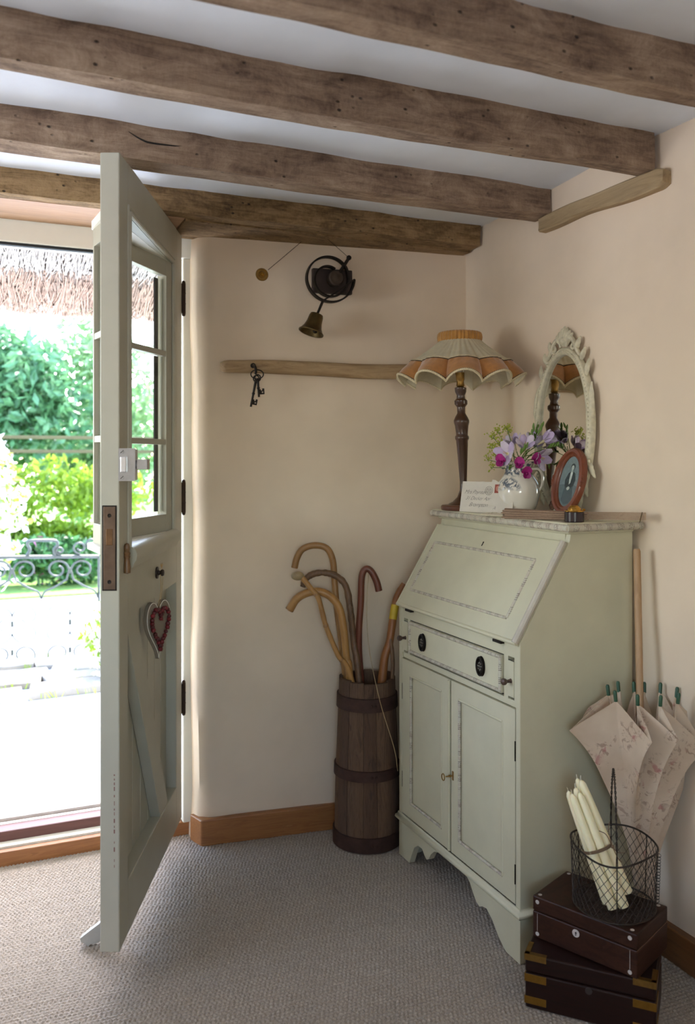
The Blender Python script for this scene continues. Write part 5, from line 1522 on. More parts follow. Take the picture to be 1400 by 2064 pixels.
# ================================================================== wooden boxes
def local(o, ex):
    ex = Vector(ex).normalized(); ey = Vector((-ex.y, ex.x, 0)); return frame(o, ex, ey, UP)
def lower_box():
    ex = Vector((0.184, -0.199, 0)); W_ = ex.length; o = Vector((1.113, 1.577, 0.0)); Lm = local(o, ex)
    d = 0.165; h = 0.117
    th = thing('brass_bound_box', 'dark mahogany box with brass corner straps standing on the carpet', 'box', tuple(Lm @ Vector((W_ / 2, d / 2, 0))))
    mh = wood('dark_mahogany', [(24, 12, 10), (40, 21, 16), (30, 16, 12)], (4, 4, 40), 0.42, 0.12, 1.4, spec=0.25)
    MB(Lm).box(0, W_, 0, d, 0.0, 0.0765).build('body', mh, th, smooth=False, bevel=0.004)
    lid = MB(Lm).box(0, W_, 0, d, 0.0785, h).build('lid', mh, th, smooth=False, bevel=0.004)
    br = flat('dull_brass_strap', (158, 118, 52), 0.36, 0.9, 0.15, 60)
    e = 0.0012
    for z0, z1, par in ((0.010, 0.026, th), (0.058, 0.0745, th), ):
        for x0, x1 in ((-e, 0.046), (W_ - 0.046, W_ + e)):
            b = MB(Lm); b.box(x0, x1, -e, 0.0006, z0, z1); xs = x0 if x0 < 0 else x1 - e - 0.0006 + 0
            b.box(-e if x0 < 0 else W_ - 0.0006, 0.0006 if x0 < 0 else W_ + e, -e, 0.05, z0, z1); b.build('brass_strap', br, par, smooth=False, bevel=0.0004)
    for x0, x1 in ((-e, 0.046), (W_ - 0.046, W_ + e)):
        b = MB(Lm); b.box(x0, x1, -e, 0.0008, h - 0.013, h + e); b.box(x0, x1, -e, 0.010, h - 0.0006, h + e)
        b.box(-e if x0 < 0 else W_ - 0.010, 0.010 if x0 < 0 else W_ + e, -e, 0.05, h - 0.0006, h + e); b.box(-e if x0 < 0 else W_ - 0.0006, 0.0006 if x0 < 0 else W_ + e, -e, 0.05, h - 0.013, h + e)
        b.build('brass_corner', M['brass'], lid, smooth=False, bevel=0.0005)
    K = Lm @ frame((W_ * 0.5, -0.0002, 0.068), (1, 0, 0), (0, 0, 1), (0, -1, 0))
    b = MB(K); b.lathe([(0.0075, 0), (0.0075, 0.001), (0, 0.001)], n=20); b.build('escutcheon', flat('dark_steel_escutcheon', (80, 74, 72), 0.4, 0.7), th)
lower_box()
UBZ = 0.119
def upper_box():
    ex = Vector((0.100, -0.224, 0)); W_ = ex.length; o = Vector((1.167, 1.624, UBZ)); Lm = local(o, ex)
    d = 0.158; h = 0.0935
    th = thing('rosewood_box', 'rosewood box inlaid with mother of pearl dots on top of the brass bound box', 'box', tuple(Lm @ Vector((W_ / 2, d / 2, 0))))
    rw_ = wood('rosewood', [(34, 18, 13), (62, 36, 25), (46, 25, 18), (74, 44, 31)], (6, 14, 44), 0.42, 0.12, 1.6, spec=0.25)
    MB(Lm).box(0, W_, 0, d, 0, 0.0595).build('body', rw_, th, smooth=False, bevel=0.003)
    lid = MB(Lm).box(0, W_, 0, d, 0.0605, h).build('lid', rw_, th, smooth=False, bevel=0.003)
    pe = flat('mother_of_pearl', (196, 186, 178), 0.25, 0.0, 0.12, 120)
    K = Lm @ frame((0, 0, 0), (1, 0, 0), (0, 0, 1), (0, -1, 0))
    for x in (0.012, W_ - 0.016):
        for z in (0.010, h - 0.012):
            b = MB(K @ Matrix.Translation((x, z, 0))); b.lathe([(0.0046, -0.001), (0.0046, 0.0005), (0, 0.0005)], n=16); b.build('pearl_dot', pe, th if z < .05 else lid)
        MB(K).box(x - 0.0004, x + 0.0004, 0.016, 0.056, -0.001, 0.0004).build('stringing', pe, th, smooth=False)
        for y in (0.012, d - 0.012):
            b = MB(Lm @ Matrix.Translation((x, y, h))); b.lathe([(0.0044, -0.001), (0.0044, 0.0004), (0, 0.0004)], n=16); b.build('pearl_dot', pe, lid)
    b = MB(K @ Matrix.Translation((W_ * 0.435, 0.046, 0))); b.lathe([(0.0085, -0.001), (0.0085, 0.0008), (0, 0.0008)], n=24); es = b.build('escutcheon', pe, th)
    b = MB(K @ Matrix.Translation((W_ * 0.435, 0.046, 0))); b.lathe([(0.0022, 0), (0.0022, 0.0011), (0, 0.0011)], c=(0, 0.001, 0), n=12); b.box(-0.0010, 0.0010, -0.005, 0.0, 0.0, 0.0011); b.build('keyhole', M['dark_gap'], es, smooth=False)
    K2 = Lm @ Matrix.Translation((W_, 0, 0))
    MB(K2).box(-0.0005, 0.0002, 0.0, d, 0.0593, 0.0607).build('lid_line', flat('pale_lid_line', (120, 86, 66), 0.5), lid, smooth=False)
upper_box()

# ================================================================== wire basket and candles
KC = Vector((1.308, 1.519, UBZ + 0.0945))
def rb(a):
    """plan radius: rounded with a blunt point towards the room"""
    f = math.cos(a - math.atan2(-0.80, -0.60))
    return 0.091 * (1 + 0.06 * max(0, f) ** 6)
def basket():
    th = thing('wire_basket', 'rusty chicken wire basket with a tall twisted handle on the rosewood box', 'basket', tuple(KC))
    wm = flat('dark_rusty_wire', (62, 54, 48), 0.5, 0.7, 0.3, 120)
    HT = 0.136
    fa = math.atan2(-0.80, -0.60)
    def rimz(a):
        f = math.cos(a - fa); return HT - 0.010 * max(0, f) ** 4 + 0.004 * math.sin(3 * a)
    def P_(a, k): 
        r = rb(a) * (0.97 + 0.05 * k) ; return KC + Vector((r * math.cos(a), r * math.sin(a), 0.003 + (rimz(a) - 0.003) * k))
    A_ = [2 * math.pi * i / 72 for i in range(72)]
    b = MB(); b.tube([P_(a, 1) for a in A_], 0.0021, 7, closed=True); b.build('rim', wm, th)
    b = MB(); b.tube([P_(a, 0) for a in A_], 0.0019, 7, closed=True); b.build('base_ring', wm, th)
    b = MB(); N = 34
    for i in range(N):
        for s in (1, -1):
            b.tube([P_(2 * math.pi * (i + s * 5.2 * k / 9) / N, k / 9) + Vector((0, 0, 0)) for k in range(10)], 0.00062, 4, cap=False)
    for i in range(26):
        x = -0.086 + 0.172 * i / 25; y = math.sqrt(max(0, 0.0885 ** 2 - x * x))
        for ang in (0.5, 2.1):
            c_, s_ = math.cos(ang), math.sin(ang)
            b.tube([KC + Vector((x * c_ - y * s_, x * s_ + y * c_, 0.0025)), KC + Vector((x * c_ + y * s_, x * s_ - y * c_, 0.0025))], 0.0006, 4, cap=False)
    tag(b.build('netting', wm, th), kind='stuff')
    for q in (0.0, 2.2, -2.2, 3.14):
        b = MB(); b.tube([P_(fa + q, k / 6) for k in range(7)], 0.0013, 6); b.build('upright', wm, th)
    b = MB()
    for i in range(16):
        a = fa + 1.62; z = 0.012 + i * 0.0070
        c0 = P_(a, z / HT) + Vector((0.003 * math.cos(a), 0.003 * math.sin(a), 0))
        b.tube([c0 + Vector((0.0045 * math.cos(t) * math.cos(a), 0.0045 * math.cos(t) * math.sin(a), 0.0045 * math.sin(t))) for t in [2 * math.pi * j / 10 for j in range(10)]], 0.0007, 4, closed=True)
    b.build('lacing', wm, th)
    # handle: two wires twisted together, arching from front to back
    p0 = P_(fa, 1); p1 = P_(fa + math.pi, 1)
    n = 120; path = []
    for i in range(n):
        k = i / (n - 1); m = p0 * (1 - k) + p1 * k
        path.append(Vector((m.x, m.y, m.z + 0.165 * math.sin(math.pi * k) ** 0.62)))
    for ph in (0, math.pi):
        b = MB(); q = []
        for i, p in enumerate(path):
            t = (path[min(i + 1, n - 1)] - path[max(i - 1, 0)]).normalized(); u = t.orthogonal().normalized() if False else Vector((-math.sin(fa), math.cos(fa), 0)); w = t.cross(u)
            q.append(p + (u * math.cos(i * 0.8 + ph) + w * math.sin(i * 0.8 + ph)) * 0.0014)
        b.tube(q, 0.0012, 5); b.build('handle_wire', wm, th)
basket()
def candles():
    wax = flat('ivory_wax', (250, 234, 192), 0.38, var=0.03, vscale=20, **{'Subsurface Weight': 0.15})
    a0 = Vector((1.298, 1.500, UBZ + 0.104)); a1 = Vector((1.246, 1.586, 0.462))
    d = (a1 - a0).normalized(); K = aim(a0, d, (Rv.x, Rv.y, 0))
    pos = [(-0.013, -0.019, 0.0, 'ivory taper candle at the left front of the tied bundle'), (0.010, -0.021, -0.004, 'ivory taper candle at the middle front of the tied bundle'), (0.031, -0.010, 0.016, 'ivory taper candle at the right front of the tied bundle'), (-0.016, 0.006, 0.006, 'ivory taper candle at the left back of the tied bundle'), (0.008, 0.003, 0.006, 'ivory taper candle in the heart of the tied bundle'), (0.026, 0.013, 0.016, 'ivory taper candle at the right back of the tied bundle')]
    rs = random.Random(3); L = (a1 - a0).length
    tilt = 0.85
    # K axes: find which local direction is towards the room
    ux = (Rv - d * Rv.dot(d)).normalized(); uy = d.cross(ux)
    if uy.dot(tow) > 0: uy = -uy
    for i, (x, y, off, lab) in enumerate(pos):
        l_ = L - 0.012 + rs.uniform(-0.004, 0.004)
        b0 = a0 + ux * x + uy * y + d * off; t0 = a0 + ux * x * 0.72 + uy * y * 0.72 + d * (off + l_)
        dd = (t0 - b0).normalized()
        B_ = aim(b0, dd)
        th = thing('taper_candle', lab, 'candle', tuple(b0), 'taper candles in the wire basket')
        b = MB(B_); b.lathe([(0, 0.0), (0.0108, 0.0), (0.0114, 0.002), (0.0110, l_ * 0.3), (0.0088, l_ * 0.85), (0.0078, l_ - 0.010), (0.0050, l_ - 0.003), (0.0016, l_), (0, l_)], n=22); b.build('wax', wax, th, angle=50)
        b = MB(B_); k = rs.uniform(-1, 1); b.tube(smooth_path([(0, 0, l_ - 0.002), (0.001 * k, 0.001, l_ + 0.004), (0.005 * k, 0.002, l_ + 0.009)]), 0.0008, 5); b.build('wick', flat('white_wick', (226, 218, 196), 0.8), th)
    # twine round the bundle
    c = a0 + d * 0.118; b = MB()
    loop = [(-0.024, -0.020), (-0.010, -0.032), (0.012, -0.034), (0.034, -0.022), (0.040, 0.004), (0.028, 0.022), (0.002, 0.018), (-0.020, 0.018), (-0.030, 0.002)]
    pts = [c + ux * p[0] * .93 + uy * p[1] * .93 for p in loop]
    pts = smooth_path(pts + [pts[0]], 5)
    for k in range(3): b.tube([p + d * (0.0022 * k) for p in pts], 0.0013, 5)
    knot = c + ux * 0.032 + uy * (-0.026)
    for (sx, sy, sz) in ((0.014, -0.004, 0.050), (-0.016, -0.006, 0.040), (0.020, 0.0, -0.02), (0.006, -0.004, -0.035)):
        b.tube(smooth_path([knot, knot + ux * sx * .3 + uy * sy + d * sz * .7, knot + ux * sx + uy * sy * .6 + d * sz]), 0.0010, 5)
    b.ball(knot, 0.004, 8, 6)
    tag(b.build('bundle_twine', flat('brown_twine', (124, 100, 76), 0.9)), 'brown twine tied round the candle bundle', 'twine')
candles()

# ================================================================== parasol leaning in the corner, upside down
def parasol():
    foot_ = Vector((1.462, 1.588, 0.012)); top_ = Vector((1.508, 1.668, 0.978))
    ax = (top_ - foot_).normalized()
    th = thing('floral_parasol', 'furled cream floral parasol standing handle up in the corner beside the bureau', 'parasol', tuple(foot_))
    pm = wood('pale_wooden_handle', [(150, 112, 76), (184, 146, 106), (168, 130, 92)], (40, 40, 6), 0.5, 0.2)
    b = MB(); b.tube([foot_ + ax * 0.02, foot_ + ax * 0.5, top_ - ax * 0.006, top_], [0.006, 0.0085, 0.0090, 0.0065], 14); b.build('pole', pm, th)
    b = MB(); b.tube([foot_, foot_ + ax * 0.05], [0.003, 0.006], 10); b.build('ferrule', M['iron'], th)
    m, nt, bs = base('faded_floral_cotton')
    v = mapped(nt, (1, 1, 1))
    w = nz(nt, v, 9.0, 3); n1 = nz(nt, v, 42.0, 5, 0.65, 1.5); n2 = nz(nt, v, 14.0, 2)
    col = ramp(nt, w, [(0.3, lin((206, 180, 152))), (0.7, lin((226, 204, 178)))])
    fl = mth(nt, 'MULTIPLY', ramp(nt, n1, [(0.54, g(0)), (0.60, g(1))]), ramp(nt, n2, [(0.48, g(0)), (0.58, g(1))]))
    col = mixc(nt, col, lin((150, 112, 92)), mth(nt, 'MULTIPLY', fl, 0.6))
    n3 = nz(nt, v, 30.0, 3, 0.5, 1.0)
    ro = mth(nt, 'MULTIPLY', ramp(nt, n3, [(0.60, g(0)), (0.66, g(1))]), ramp(nt, n2, [(0.54, g(0)), (0.62, g(1))]))
    col = mixc(nt, col, lin((186, 108, 104)), mth(nt, 'MULTIPLY', ro, 0.6))
    nt.links.new(col, bs.inputs['Base Color']); bs.inputs['Roughness'].default_value = 0.9
    tr = nt.nodes.new('ShaderNodeBsdfTranslucent'); nt.links.new(col, tr.inputs['Color'])
    mx = nt.nodes.new('ShaderNodeMixShader'); mx.inputs[0].default_value = 0.18
    nt.links.new(bs.outputs[0], mx.inputs[1]); nt.links.new(tr.outputs[0], mx.inputs[2]); nt.links.new(mx.outputs[0], nt.nodes['Material Output'].inputs['Surface'])
    zh, zt = 0.075, 0.632
    N = 10
    view = math.atan2(tow.y, tow.x)
    def axp(z): return foot_ + ax * ((z - foot_.z) / ax.z)
    # rib directions; ribs lean towards the room because the wall is behind
    phs = [view + 2 * math.pi * (i + 0.5) / N for i in range(N)]
    def ribr(ph): 
        f = math.cos(ph - view); s = math.sin(ph - view)
        return 0.052 + 0.022 * f + 0.026 * abs(s)
    def rib(i, k):
        ph = phs[i % N]; r = 0.010 + (ribr(ph) - 0.010) * k ** 1.05
        return axp(zh + (zt - zh) * k) + Vector((math.cos(ph) * r, math.sin(ph) * r, 0)) + tow * 0.030 * k
    rs = random.Random(12)
    #        front ............ round to the left (as seen) ..... back ..... right
    gr = flat('green_rib_tip', (34, 74, 48), 0.4)
    for i in range(N):
        b = MB(); b.tube([rib(i, k / 8) - Vector((math.cos(phs[i]), math.sin(phs[i]), 0)) * 0.002 for k in range(9)], 0.0030, 8); b.build('rib', m, th)
        t0 = rib(i, 1.0); t1 = rib(i, 1.035)
        b = MB(); b.tube([t0 - UP * 0.002, t1, t1 + UP * 0.004], [0.0042, 0.0045, 0.0030], 10); b.build('rib_tip', gr, th)
    for i in range(N):
        a, c = phs[i], phs[(i + 1) % N]
        if c < a: c += 2 * math.pi
        mid = (a + c) / 2; f = math.cos(mid - view); s = math.sin(mid - view)
        B_ = 0.040 + 0.026 * max(0, f) + 0.066 * abs(s) ** 2 * (1 if f > -0.45 else 0.25)
        if f < -0.45: B_ = 0.012
        skew = (1.0 + rs.uniform(-0.3, 0.2)) if f > 0.5 else (0.75 if s > 0 and f > -0.2 else rs.uniform(-0.2, 0.2))
        drop = 0.085 + rs.uniform(-0.02, 0.03)
        def fn(u, v, i=i, B_=B_, skew=skew, mid=mid, drop=drop):
            k = 0.02 + 0.98 * v
            p = rib(i, k) * (1 - u) + rib(i + 1, k) * u
            tri = (1 - abs(2 * u - 1)) ** 1.15
            dr_ = Vector((math.cos(mid + skew * v), math.sin(mid + skew * v), 0))
            q = p + dr_ * (B_ * tri * k ** 1.9 - 0.010 * tri * math.sin(math.pi * k)) 
            # the hem sags between the ribs and the cloth creases
            q.z -= drop * tri * k ** 4
            q += dr_ * (0.0035 * noise.noise(Vector((u * 5 + i * 3, v * 6, 1.5))) * min(1, v * 3))
            q.x = min(q.x, WX - 0.012)
            q.y = min(q.y, BY0 - 0.014)
            return q
        b = MB(); b.sheet(fn, 15, 26, 0.0010); b.build('canopy_panel', m, th, angle=75)
    # strap with ring and button on the right-hand panel
    pr_ = rib(1, 0.93) + tow * 0.02
    b = MB(aim(rib(0, 0.94) + tow * 0.006 + Rv * 0.012, tow)); b.tube([(0.0052 * math.cos(t), 0.0052 * math.sin(t), 0) for t in [2 * math.pi * j / 20 for j in range(20)]], 0.0018, 6, closed=True); b.build('eyelet', M['bronze'], th)
parasol()
# ================================================================== outdoors
GZ = 0.05
gm = flat('pale_gravel', (196, 202, 214), 0.9, var=0.10, vscale=22, bmp=0.3)
struct(MB().box(-14, 14, 3.06, 7.55, GZ - 0.3, GZ).build('ground', gm, smooth=False), 'pale sunlit garden path outside the door')
struct(MB().box(-14, -1.86, -8, 3.06, GZ - 0.3, GZ).build('ground', gm, smooth=False), 'pale gravel added outside the left window')  # unseen ground, added to bounce sunlight up to the ceiling
struct(MB().box(-1.86, 14, -8, -1.76, GZ - 0.3, GZ).build('ground', gm, smooth=False), 'pale gravel added outside the rear window')  # out of view too, added for the same bounce light
lw = flat('lawn_grass', (124, 156, 72), 0.9, var=0.25, vscale=30, bmp=0.4)
o = MB().box(-14, 14, 7.55, 30, GZ - 0.3, GZ + 0.02).build('lawn', lw, smooth=False); struct(o, 'sunlit garden lawn beyond the gate')
# house front outside, either side of the doorway
struct(MB().box(-6, -0.24, 3.02, 3.10, -0.2, 2.0).build('wall_front', M['outside'], smooth=False), 'rendered front of the cottage')
struct(MB().box(0.66, 6, 3.02, 3.10, -0.2, 2.0).build('wall_front_right', M['outside'], smooth=False), 'rendered front of the cottage right of the door')

# thatched eave over the door, straw by straw
def thatch():
    th = thing('thatched_eave', 'thatched eave hanging over the doorway outside', 'thatch', (0.2, 3.4, 1.78))
    tm = wood('thatch_straw', [(98, 82, 72), (140, 124, 112), (122, 104, 92), (150, 138, 128)], (70, 3, 3), 0.9, 0.8, 0.6)
    b = MB(frame((0, 0, 0), (0, 1, 0), (0, 0, 1), (1, 0, 0)))
    b.prism([(3.02, 1.955), (3.30, 1.905), (3.34, 1.875), (3.60, 1.805), (3.66, 1.86), (3.70, 2.0), (3.02, 2.6)], -0.42, 1.6)
    b.build('bed', tm, th, smooth=False)
    rs = np.random.RandomState(1)
    v = []; f = []
    mats = [flat('grey_straw', (186, 178, 168), 0.9, var=0.25), flat('brown_straw', (170, 144, 126), 0.9, var=0.3)]
    for layer, (ya, za, yb, zb, cnt, L0) in enumerate(((3.03, 1.950, 3.36, 1.885, 3600, 0.22), (3.30, 1.893, 3.62, 1.792, 4300, 0.20))):
        X = rs.uniform(-0.44, 1.62, cnt); T = rs.rand(cnt)
        V_ = []; F_ = []
        for x, t in zip(X, T):
            y = ya + (yb - ya) * t; z = za + (zb - za) * t - rs.uniform(0, 0.012)
            l = L0 * rs.uniform(0.4, 1.0); dx = rs.normal(0, 0.02)
            l = min(l, (yb - y) + rs.uniform(0.0, 0.03)); 
            dz = (zb - za) / (yb - ya) * l + rs.normal(0, 0.006)
            w = rs.uniform(0.0012, 0.0028)
            p = np.array([x, y, z]); q = p + np.array([dx, l, dz])
            i = len(V_)
            V_ += [tuple(p + (-w, 0, 0)), tuple(p + (w, 0, 0)), tuple(p + (0, 0, -w)), tuple(q + (-w, 0, 0)), tuple(q + (w, 0, 0)), tuple(q + (0, 0, -w))]
            F_ += [(i, i + 2, i + 5, i + 3), (i + 2, i + 1, i + 4, i + 5), (i + 3, i + 5, i + 4)]
        k = MB().add(V_, F_).build('straw', mats[layer], th, smooth=False)
        k['kind'] = 'stuff'
thatch()

# wrought iron gate
def gate():
    y = 5.22
    th = thing('iron_gate', 'low wrought iron scroll gate across the garden path', 'gate', (0.25, y, GZ))
    gm_ = flat('grey_green_iron', (74, 78, 76), 0.5, 0.5, 0.2, 60)
    k = 0.00312
    def q(px, py): return Vector((0.392 + (px - 90) * k, y, 0.640 - (py - 1112 + (px - 90) * 0.04) * 0.00287))
    def bar(pts, r, nm, sm_=True):
        b = MB(); P_ = [q(*p) for p in pts]; b.tube(smooth_path(P_, 6) if sm_ else P_, r, 6); return b.build(nm, gm_, th)
    bar([(-330, 1112), (186, 1112)], 0.011, 'top_bar', False); bar([(-330, 1332), (186, 1332)], 0.009, 'bottom_bar', False)
    bar([(186, 1112), (186, 1345)], 0.008, 'upright', False); bar([(-330, 1100), (-330, 1345)], 0.010, 'upright', False)
    bar([(58, 1110), (64, 1098), (60, 1086), (66, 1080), (88, 1079), (108, 1080), (112, 1088), (106, 1098), (108, 1110)], 0.009, 'latch_loop')
    def spiral(cx, cy, r, a0, turns, sgn, nm='scroll', rr=0.0055):
        pts = [(cx + r * (1 - 0.62 * i / 22) * math.cos(a0 + sgn * turns * 2 * math.pi * i / 22), cy + r * (1 - 0.62 * i / 22) * math.sin(a0 + sgn * turns * 2 * math.pi * i / 22)) for i in range(23)]
        b = MB(); b.tube([q(*p) for p in pts], rr, 6); b.build(nm, gm_, th)
    for x0 in (-280, -180, -80, 20, 120):
        for s in (-1, 1):
            cx = x0 + 50 * (s + 1) / 2 if False else x0 + 14 + s * 0
        # heart scroll: two arms meeting at a point below
        for s in (-1, 1):
            b = MB(); b.tube([q(*p) for p in [(x0 + 14 + s * 2, 1140)]] + smooth_path([q(x0 + 14 + s * 6, 1158), q(x0 + 14 + s * 26, 1172), q(x0 + 14 + s * 44, 1182), q(x0 + 14 + s * 50, 1196)], 5), 0.0055, 6); b.build('scroll', gm_, th)
            spiral(x0 + 14 + s * 22, 1138, 20, math.pi if s > 0 else 0, 1.2, s)
            spiral(x0 + 14 + s * 20, 1306, 22, math.pi / 2, 1.1, -s)
            spiral(x0 + 14 + s * 24, 1230, 24, math.pi if s > 0 else 0, 0.9, s, rr=0.0045)
            spiral(x0 + 14 + s * 24, 1262, 24, math.pi if s > 0 else 0, 0.9, -s, rr=0.0045)
        for py in (1140, 1244, 1300):
            b = MB(); c = q(x0 + 14, py); b.box(c.x - 0.008, c.x + 0.008, y - 0.009, y + 0.009, c.z - 0.016, c.z + 0.016); b.build('collar', gm_, th, smooth=False)
    for (cx, cy, r) in ((152, 1094, 13), (174, 1086, 12), (116, 1100, 8)): spiral(cx, cy, r, math.pi / 2, 1.2, 1, rr=0.006)
gate()
# stone post beside the gate so that it hangs on something
pst = MB(); pst.box(-1.06, -0.945, 5.16, 5.28, GZ - 0.02, 0.82); tag(pst.build('gate_post', flat('weathered_post', (170, 160, 144), 0.9), smooth=False, bevel=0.01), 'weathered post at the left end of the iron gate', 'post')

# uneven paving stones before the gate
def stones():
    root = bpy.data.objects.new('paving', None); COL.objects.link(root); root.location = (0.3, 4.7, GZ); ORG['paving'] = Vector((0.3, 4.7, GZ))
    struct(root, 'row of uneven grey paving stones before the gate')
    ms = [flat('paving_stone_%d' % i, c, 0.9, var=0.12, vscale=12, bmp=0.5) for i, c in enumerate(((128, 122, 114), (146, 140, 132), (112, 108, 102)))]
    rs = random.Random(9)
    y = 4.36
    for r_, dep in enumerate((0.22, 0.19, 0.20, 0.20)):
        x = -0.9 + rs.uniform(0, .2)
        while x < 1.0:
            w = rs.uniform(0.22, 0.42)
            j = lambda: rs.uniform(-0.018, 0.018)
            p = [(x + 0.012 + j(), y + 0.01 + j()), (x + w * .5, y + 0.008 + j()), (x + w - 0.012 + j(), y + 0.01 + j()), (x + w - 0.010 + j(), y + dep - 0.012 + j()), (x + w * .5, y + dep - 0.01 + j()), (x + 0.012 + j(), y + dep - 0.012 + j())]
            h = 0.028 + rs.uniform(-0.008, 0.012)
            MB().prism(p, GZ - 0.004, GZ + h).build('stone', ms[rs.randint(0, 2)], root, smooth=False, bevel=0.006)
            x += w
        y += dep
    b = MB()
    for i in range(420):
        x = rs.uniform(-0.8, 1.0); yy = rs.choice((4.36, 4.58, 4.77, 4.97, 5.17)) + rs.gauss(0, 0.012)
        h = rs.uniform(0.02, 0.06); a = rs.uniform(0, 6.28)
        c = Vector((x, yy, GZ + 0.005)); d = Vector((math.cos(a), math.sin(a), 0))
        b.add([c - d * 0.004, c + d * 0.004, c + d * 0.012 + Vector((rs.gauss(0, .012), rs.gauss(0, .012), h))], [(0, 1, 2)])
    k = b.build('moss_tufts', flat('mossy_green', (136, 158, 62), 0.8, var=0.2), smooth=False); tag(k, 'green tufts growing in the joints of the paving stones', 'grass', kind='stuff')
stones()

# foliage
def leafmat(name, c, tr=0.35):
    m, nt, bs = base(name)
    c = lin(c); oi = nt.nodes.new('ShaderNodeNewGeometry')
    rn = nz(nt, mapped(nt, (14, 14, 14)), 1.0, 2)
    col = ramp(nt, rn, [(0.3, tuple(x * 0.6 for x in c[:3]) + (1,)), (0.7, tuple(min(1, x * 1.35) for x in c[:3]) + (1,))])
    nt.links.new(col, bs.inputs['Base Color']); bs.inputs['Roughness'].default_value = 0.35
    t = nt.nodes.new('ShaderNodeBsdfTranslucent'); nt.links.new(col, t.inputs['Color'])
    mx = nt.nodes.new('ShaderNodeMixShader'); mx.inputs[0].default_value = tr
    nt.links.new(bs.outputs[0], mx.inputs[1]); nt.links.new(t.outputs[0], mx.inputs[2]); nt.links.new(mx.outputs[0], nt.nodes['Material Output'].inputs['Surface'])
    return m
def bush(name, label, cat, c, rad, n, ls, mat, seed, flowers=None, trunk=True, lumps=9):
    rs = np.random.RandomState(seed)
    th = thing(name, label, cat, (c[0], c[1], GZ))
    lc = rs.normal(0, 1, (lumps, 3)); lc /= np.linalg.norm(lc, axis=1)[:, None]; lc *= rs.uniform(0.35, 0.8, (lumps, 1))
    k = rs.randint(0, lumps, n)
    d = rs.normal(0, 1, (n, 3)); d /= np.linalg.norm(d, axis=1)[:, None]
    P_ = lc[k] + d * (0.46 * rs.rand(n, 1) ** 0.4)
    P_ = P_ * np.array(rad) + np.array(c)
    P_[:, 2] = np.maximum(P_[:, 2], GZ + 0.03)
    def leaves(P_, ls, nm, mat):
        n = len(P_)
        a = rs.normal(0, 1, (n, 3)); a /= np.linalg.norm(a, axis=1)[:, None]
        b_ = np.cross(a, rs.normal(0, 1, (n, 3))); b_ /= np.linalg.norm(b_, axis=1)[:, None]
        s = ls * rs.uniform(0.6, 1.3, (n, 1)); nn = np.cross(a, b_)
        V_ = np.stack([P_ - a * s, P_ - b_ * s * 0.45 + nn * s * 0.12, P_ + a * s, P_ + b_ * s * 0.45 + nn * s * 0.12], 1).reshape(-1, 3)
        I = np.arange(n)[:, None] * 4
        F_ = np.concatenate([I + [0, 1, 2], I + [0, 2, 3]])
        q = MB(); q.v = [tuple(x) for x in V_]; q.f = [tuple(int(z) for z in x) for x in F_]
        o = q.build(nm, mat, th, smooth=False); o['kind'] = 'stuff'
    leaves(P_, ls, 'foliage', mat)
    if flowers:
        m2, cnt, fs_ = flowers
        leaves(P_[rs.choice(n, cnt)] + rs.normal(0, 0.03, (cnt, 3)), fs_, 'blossom', m2)
    if trunk:
        b = MB()
        for i in range(5):
            e = Vector(c) + Vector(lc[i % lumps] * np.array(rad) * 0.8)
            b.tube(smooth_path([(c[0] + 0.02 * i, c[1], GZ - 0.05), (c[0] + (e.x - c[0]) * .3, c[1] + (e.y - c[1]) * .3, (GZ + e.z) / 2), e]), [0.045 * (1 - 0.75 * j / 12) for j in range(13)], 7)
        b.build('stems', flat('bark_' + name + str(seed), (96, 78, 58), 0.9), th)
G1 = leafmat('blue_green_leaf', (96, 140, 96)); G2 = leafmat('yellow_green_leaf', (150, 176, 62), 0.5); G3 = leafmat('soft_green_leaf', (140, 172, 120)); G4 = leafmat('deep_green_leaf', (72, 116, 66))
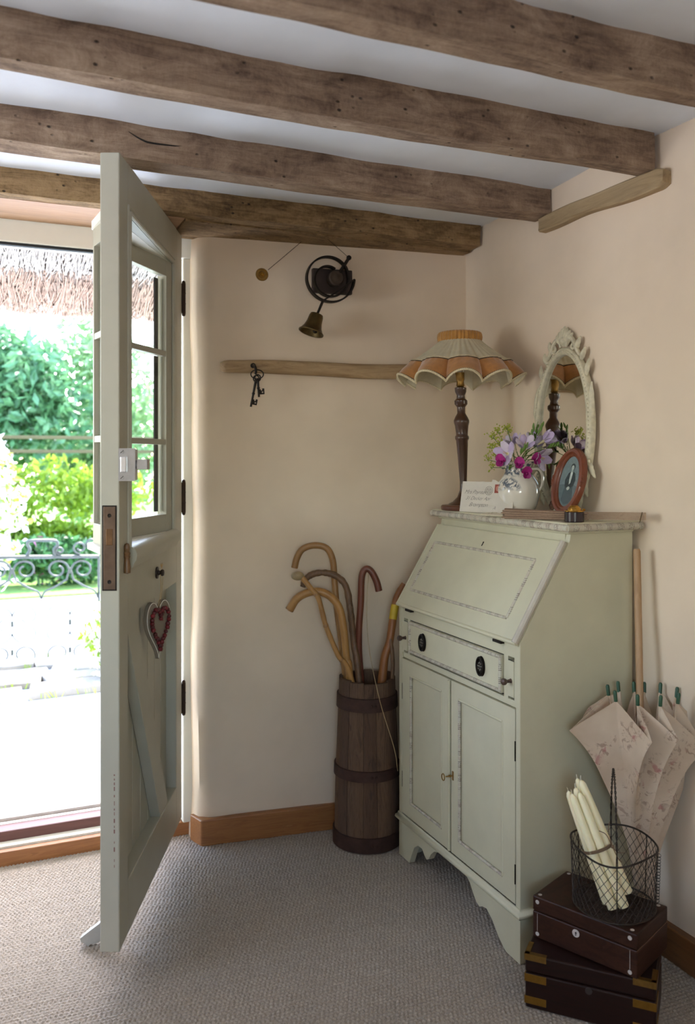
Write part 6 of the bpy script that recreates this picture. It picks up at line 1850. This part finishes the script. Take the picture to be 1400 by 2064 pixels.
wf = flat('white_blossom', (244, 240, 236), 0.8, var=0.04); pk = flat('pink_blossom', (214, 120, 170), 0.8)
# (placed by distance from the doorway; each stands on the ground)
bush('garden_tree', 'blue green garden tree seen through the doorway on the left', 'tree', (-0.20, 9.95, 1.95), (1.3, 0.9, 1.28), 6400, 0.08, G1, 1, (wf, 220, 0.04))
bush('garden_tree', 'pale green feathery tree behind the gate at the right of the doorway view', 'tree', (1.55, 10.5, 1.75), (1.05, 0.9, 1.35), 5200, 0.06, G3, 2, (wf, 160, 0.04))
bush('garden_tree', 'dark green tree furthest back over the hedge', 'tree', (0.45, 13.2, 1.75), (3.0, 1.0, 1.25), 5200, 0.09, G4, 3)
bush('garden_hedge', 'sunlit yellow green hedge across the lawn behind the gate', 'hedge', (0.60, 9.05, 0.62), (1.3, 0.40, 0.62), 5600, 0.05, G2, 4)
bush('rose_bush', 'white flowering rose bush left of the gate', 'bush', (0.10, 6.9, 0.74), (0.46, 0.45, 0.74), 1500, 0.04, G2, 5, (wf, 2600, 0.045))
bush('flower_border', 'low green border with pink flowers behind the gate', 'bush', (0.45, 8.1, 0.30), (0.9, 0.25, 0.28), 2600, 0.045, G4, 6, (pk, 60, 0.05), False)
bush('edging_plant', 'pale flowering plant beside the paving near the door', 'bush', (0.66, 4.78, 0.24), (0.13, 0.26, 0.22), 900, 0.025, G2, 7, (wf, 500, 0.028), False)

# rail fence at the far side of the lawn
def fence():
    y = 8.50
    th = thing('garden_fence', 'low weathered rail fence beyond the hedge in the garden', 'fence', (0.6, y, GZ))
    fm = wood('weathered_fence_wood', [(64, 58, 36), (88, 80, 50), (76, 68, 42)], (3, 30, 30), 0.9, 0.4)
    for z in (1.27, 1.40): MB().box(-1.2, 2.4, y - 0.02, y + 0.02, z - 0.016, z + 0.016).build('rail', fm, th, smooth=False, bevel=0.004)
    for x in (-1.1, 0.05, 1.2, 2.3): MB().box(x - 0.04, x + 0.04, y + 0.02, y + 0.09, GZ - 0.05, 1.48).build('post', fm, th, smooth=False, bevel=0.004)
fence()
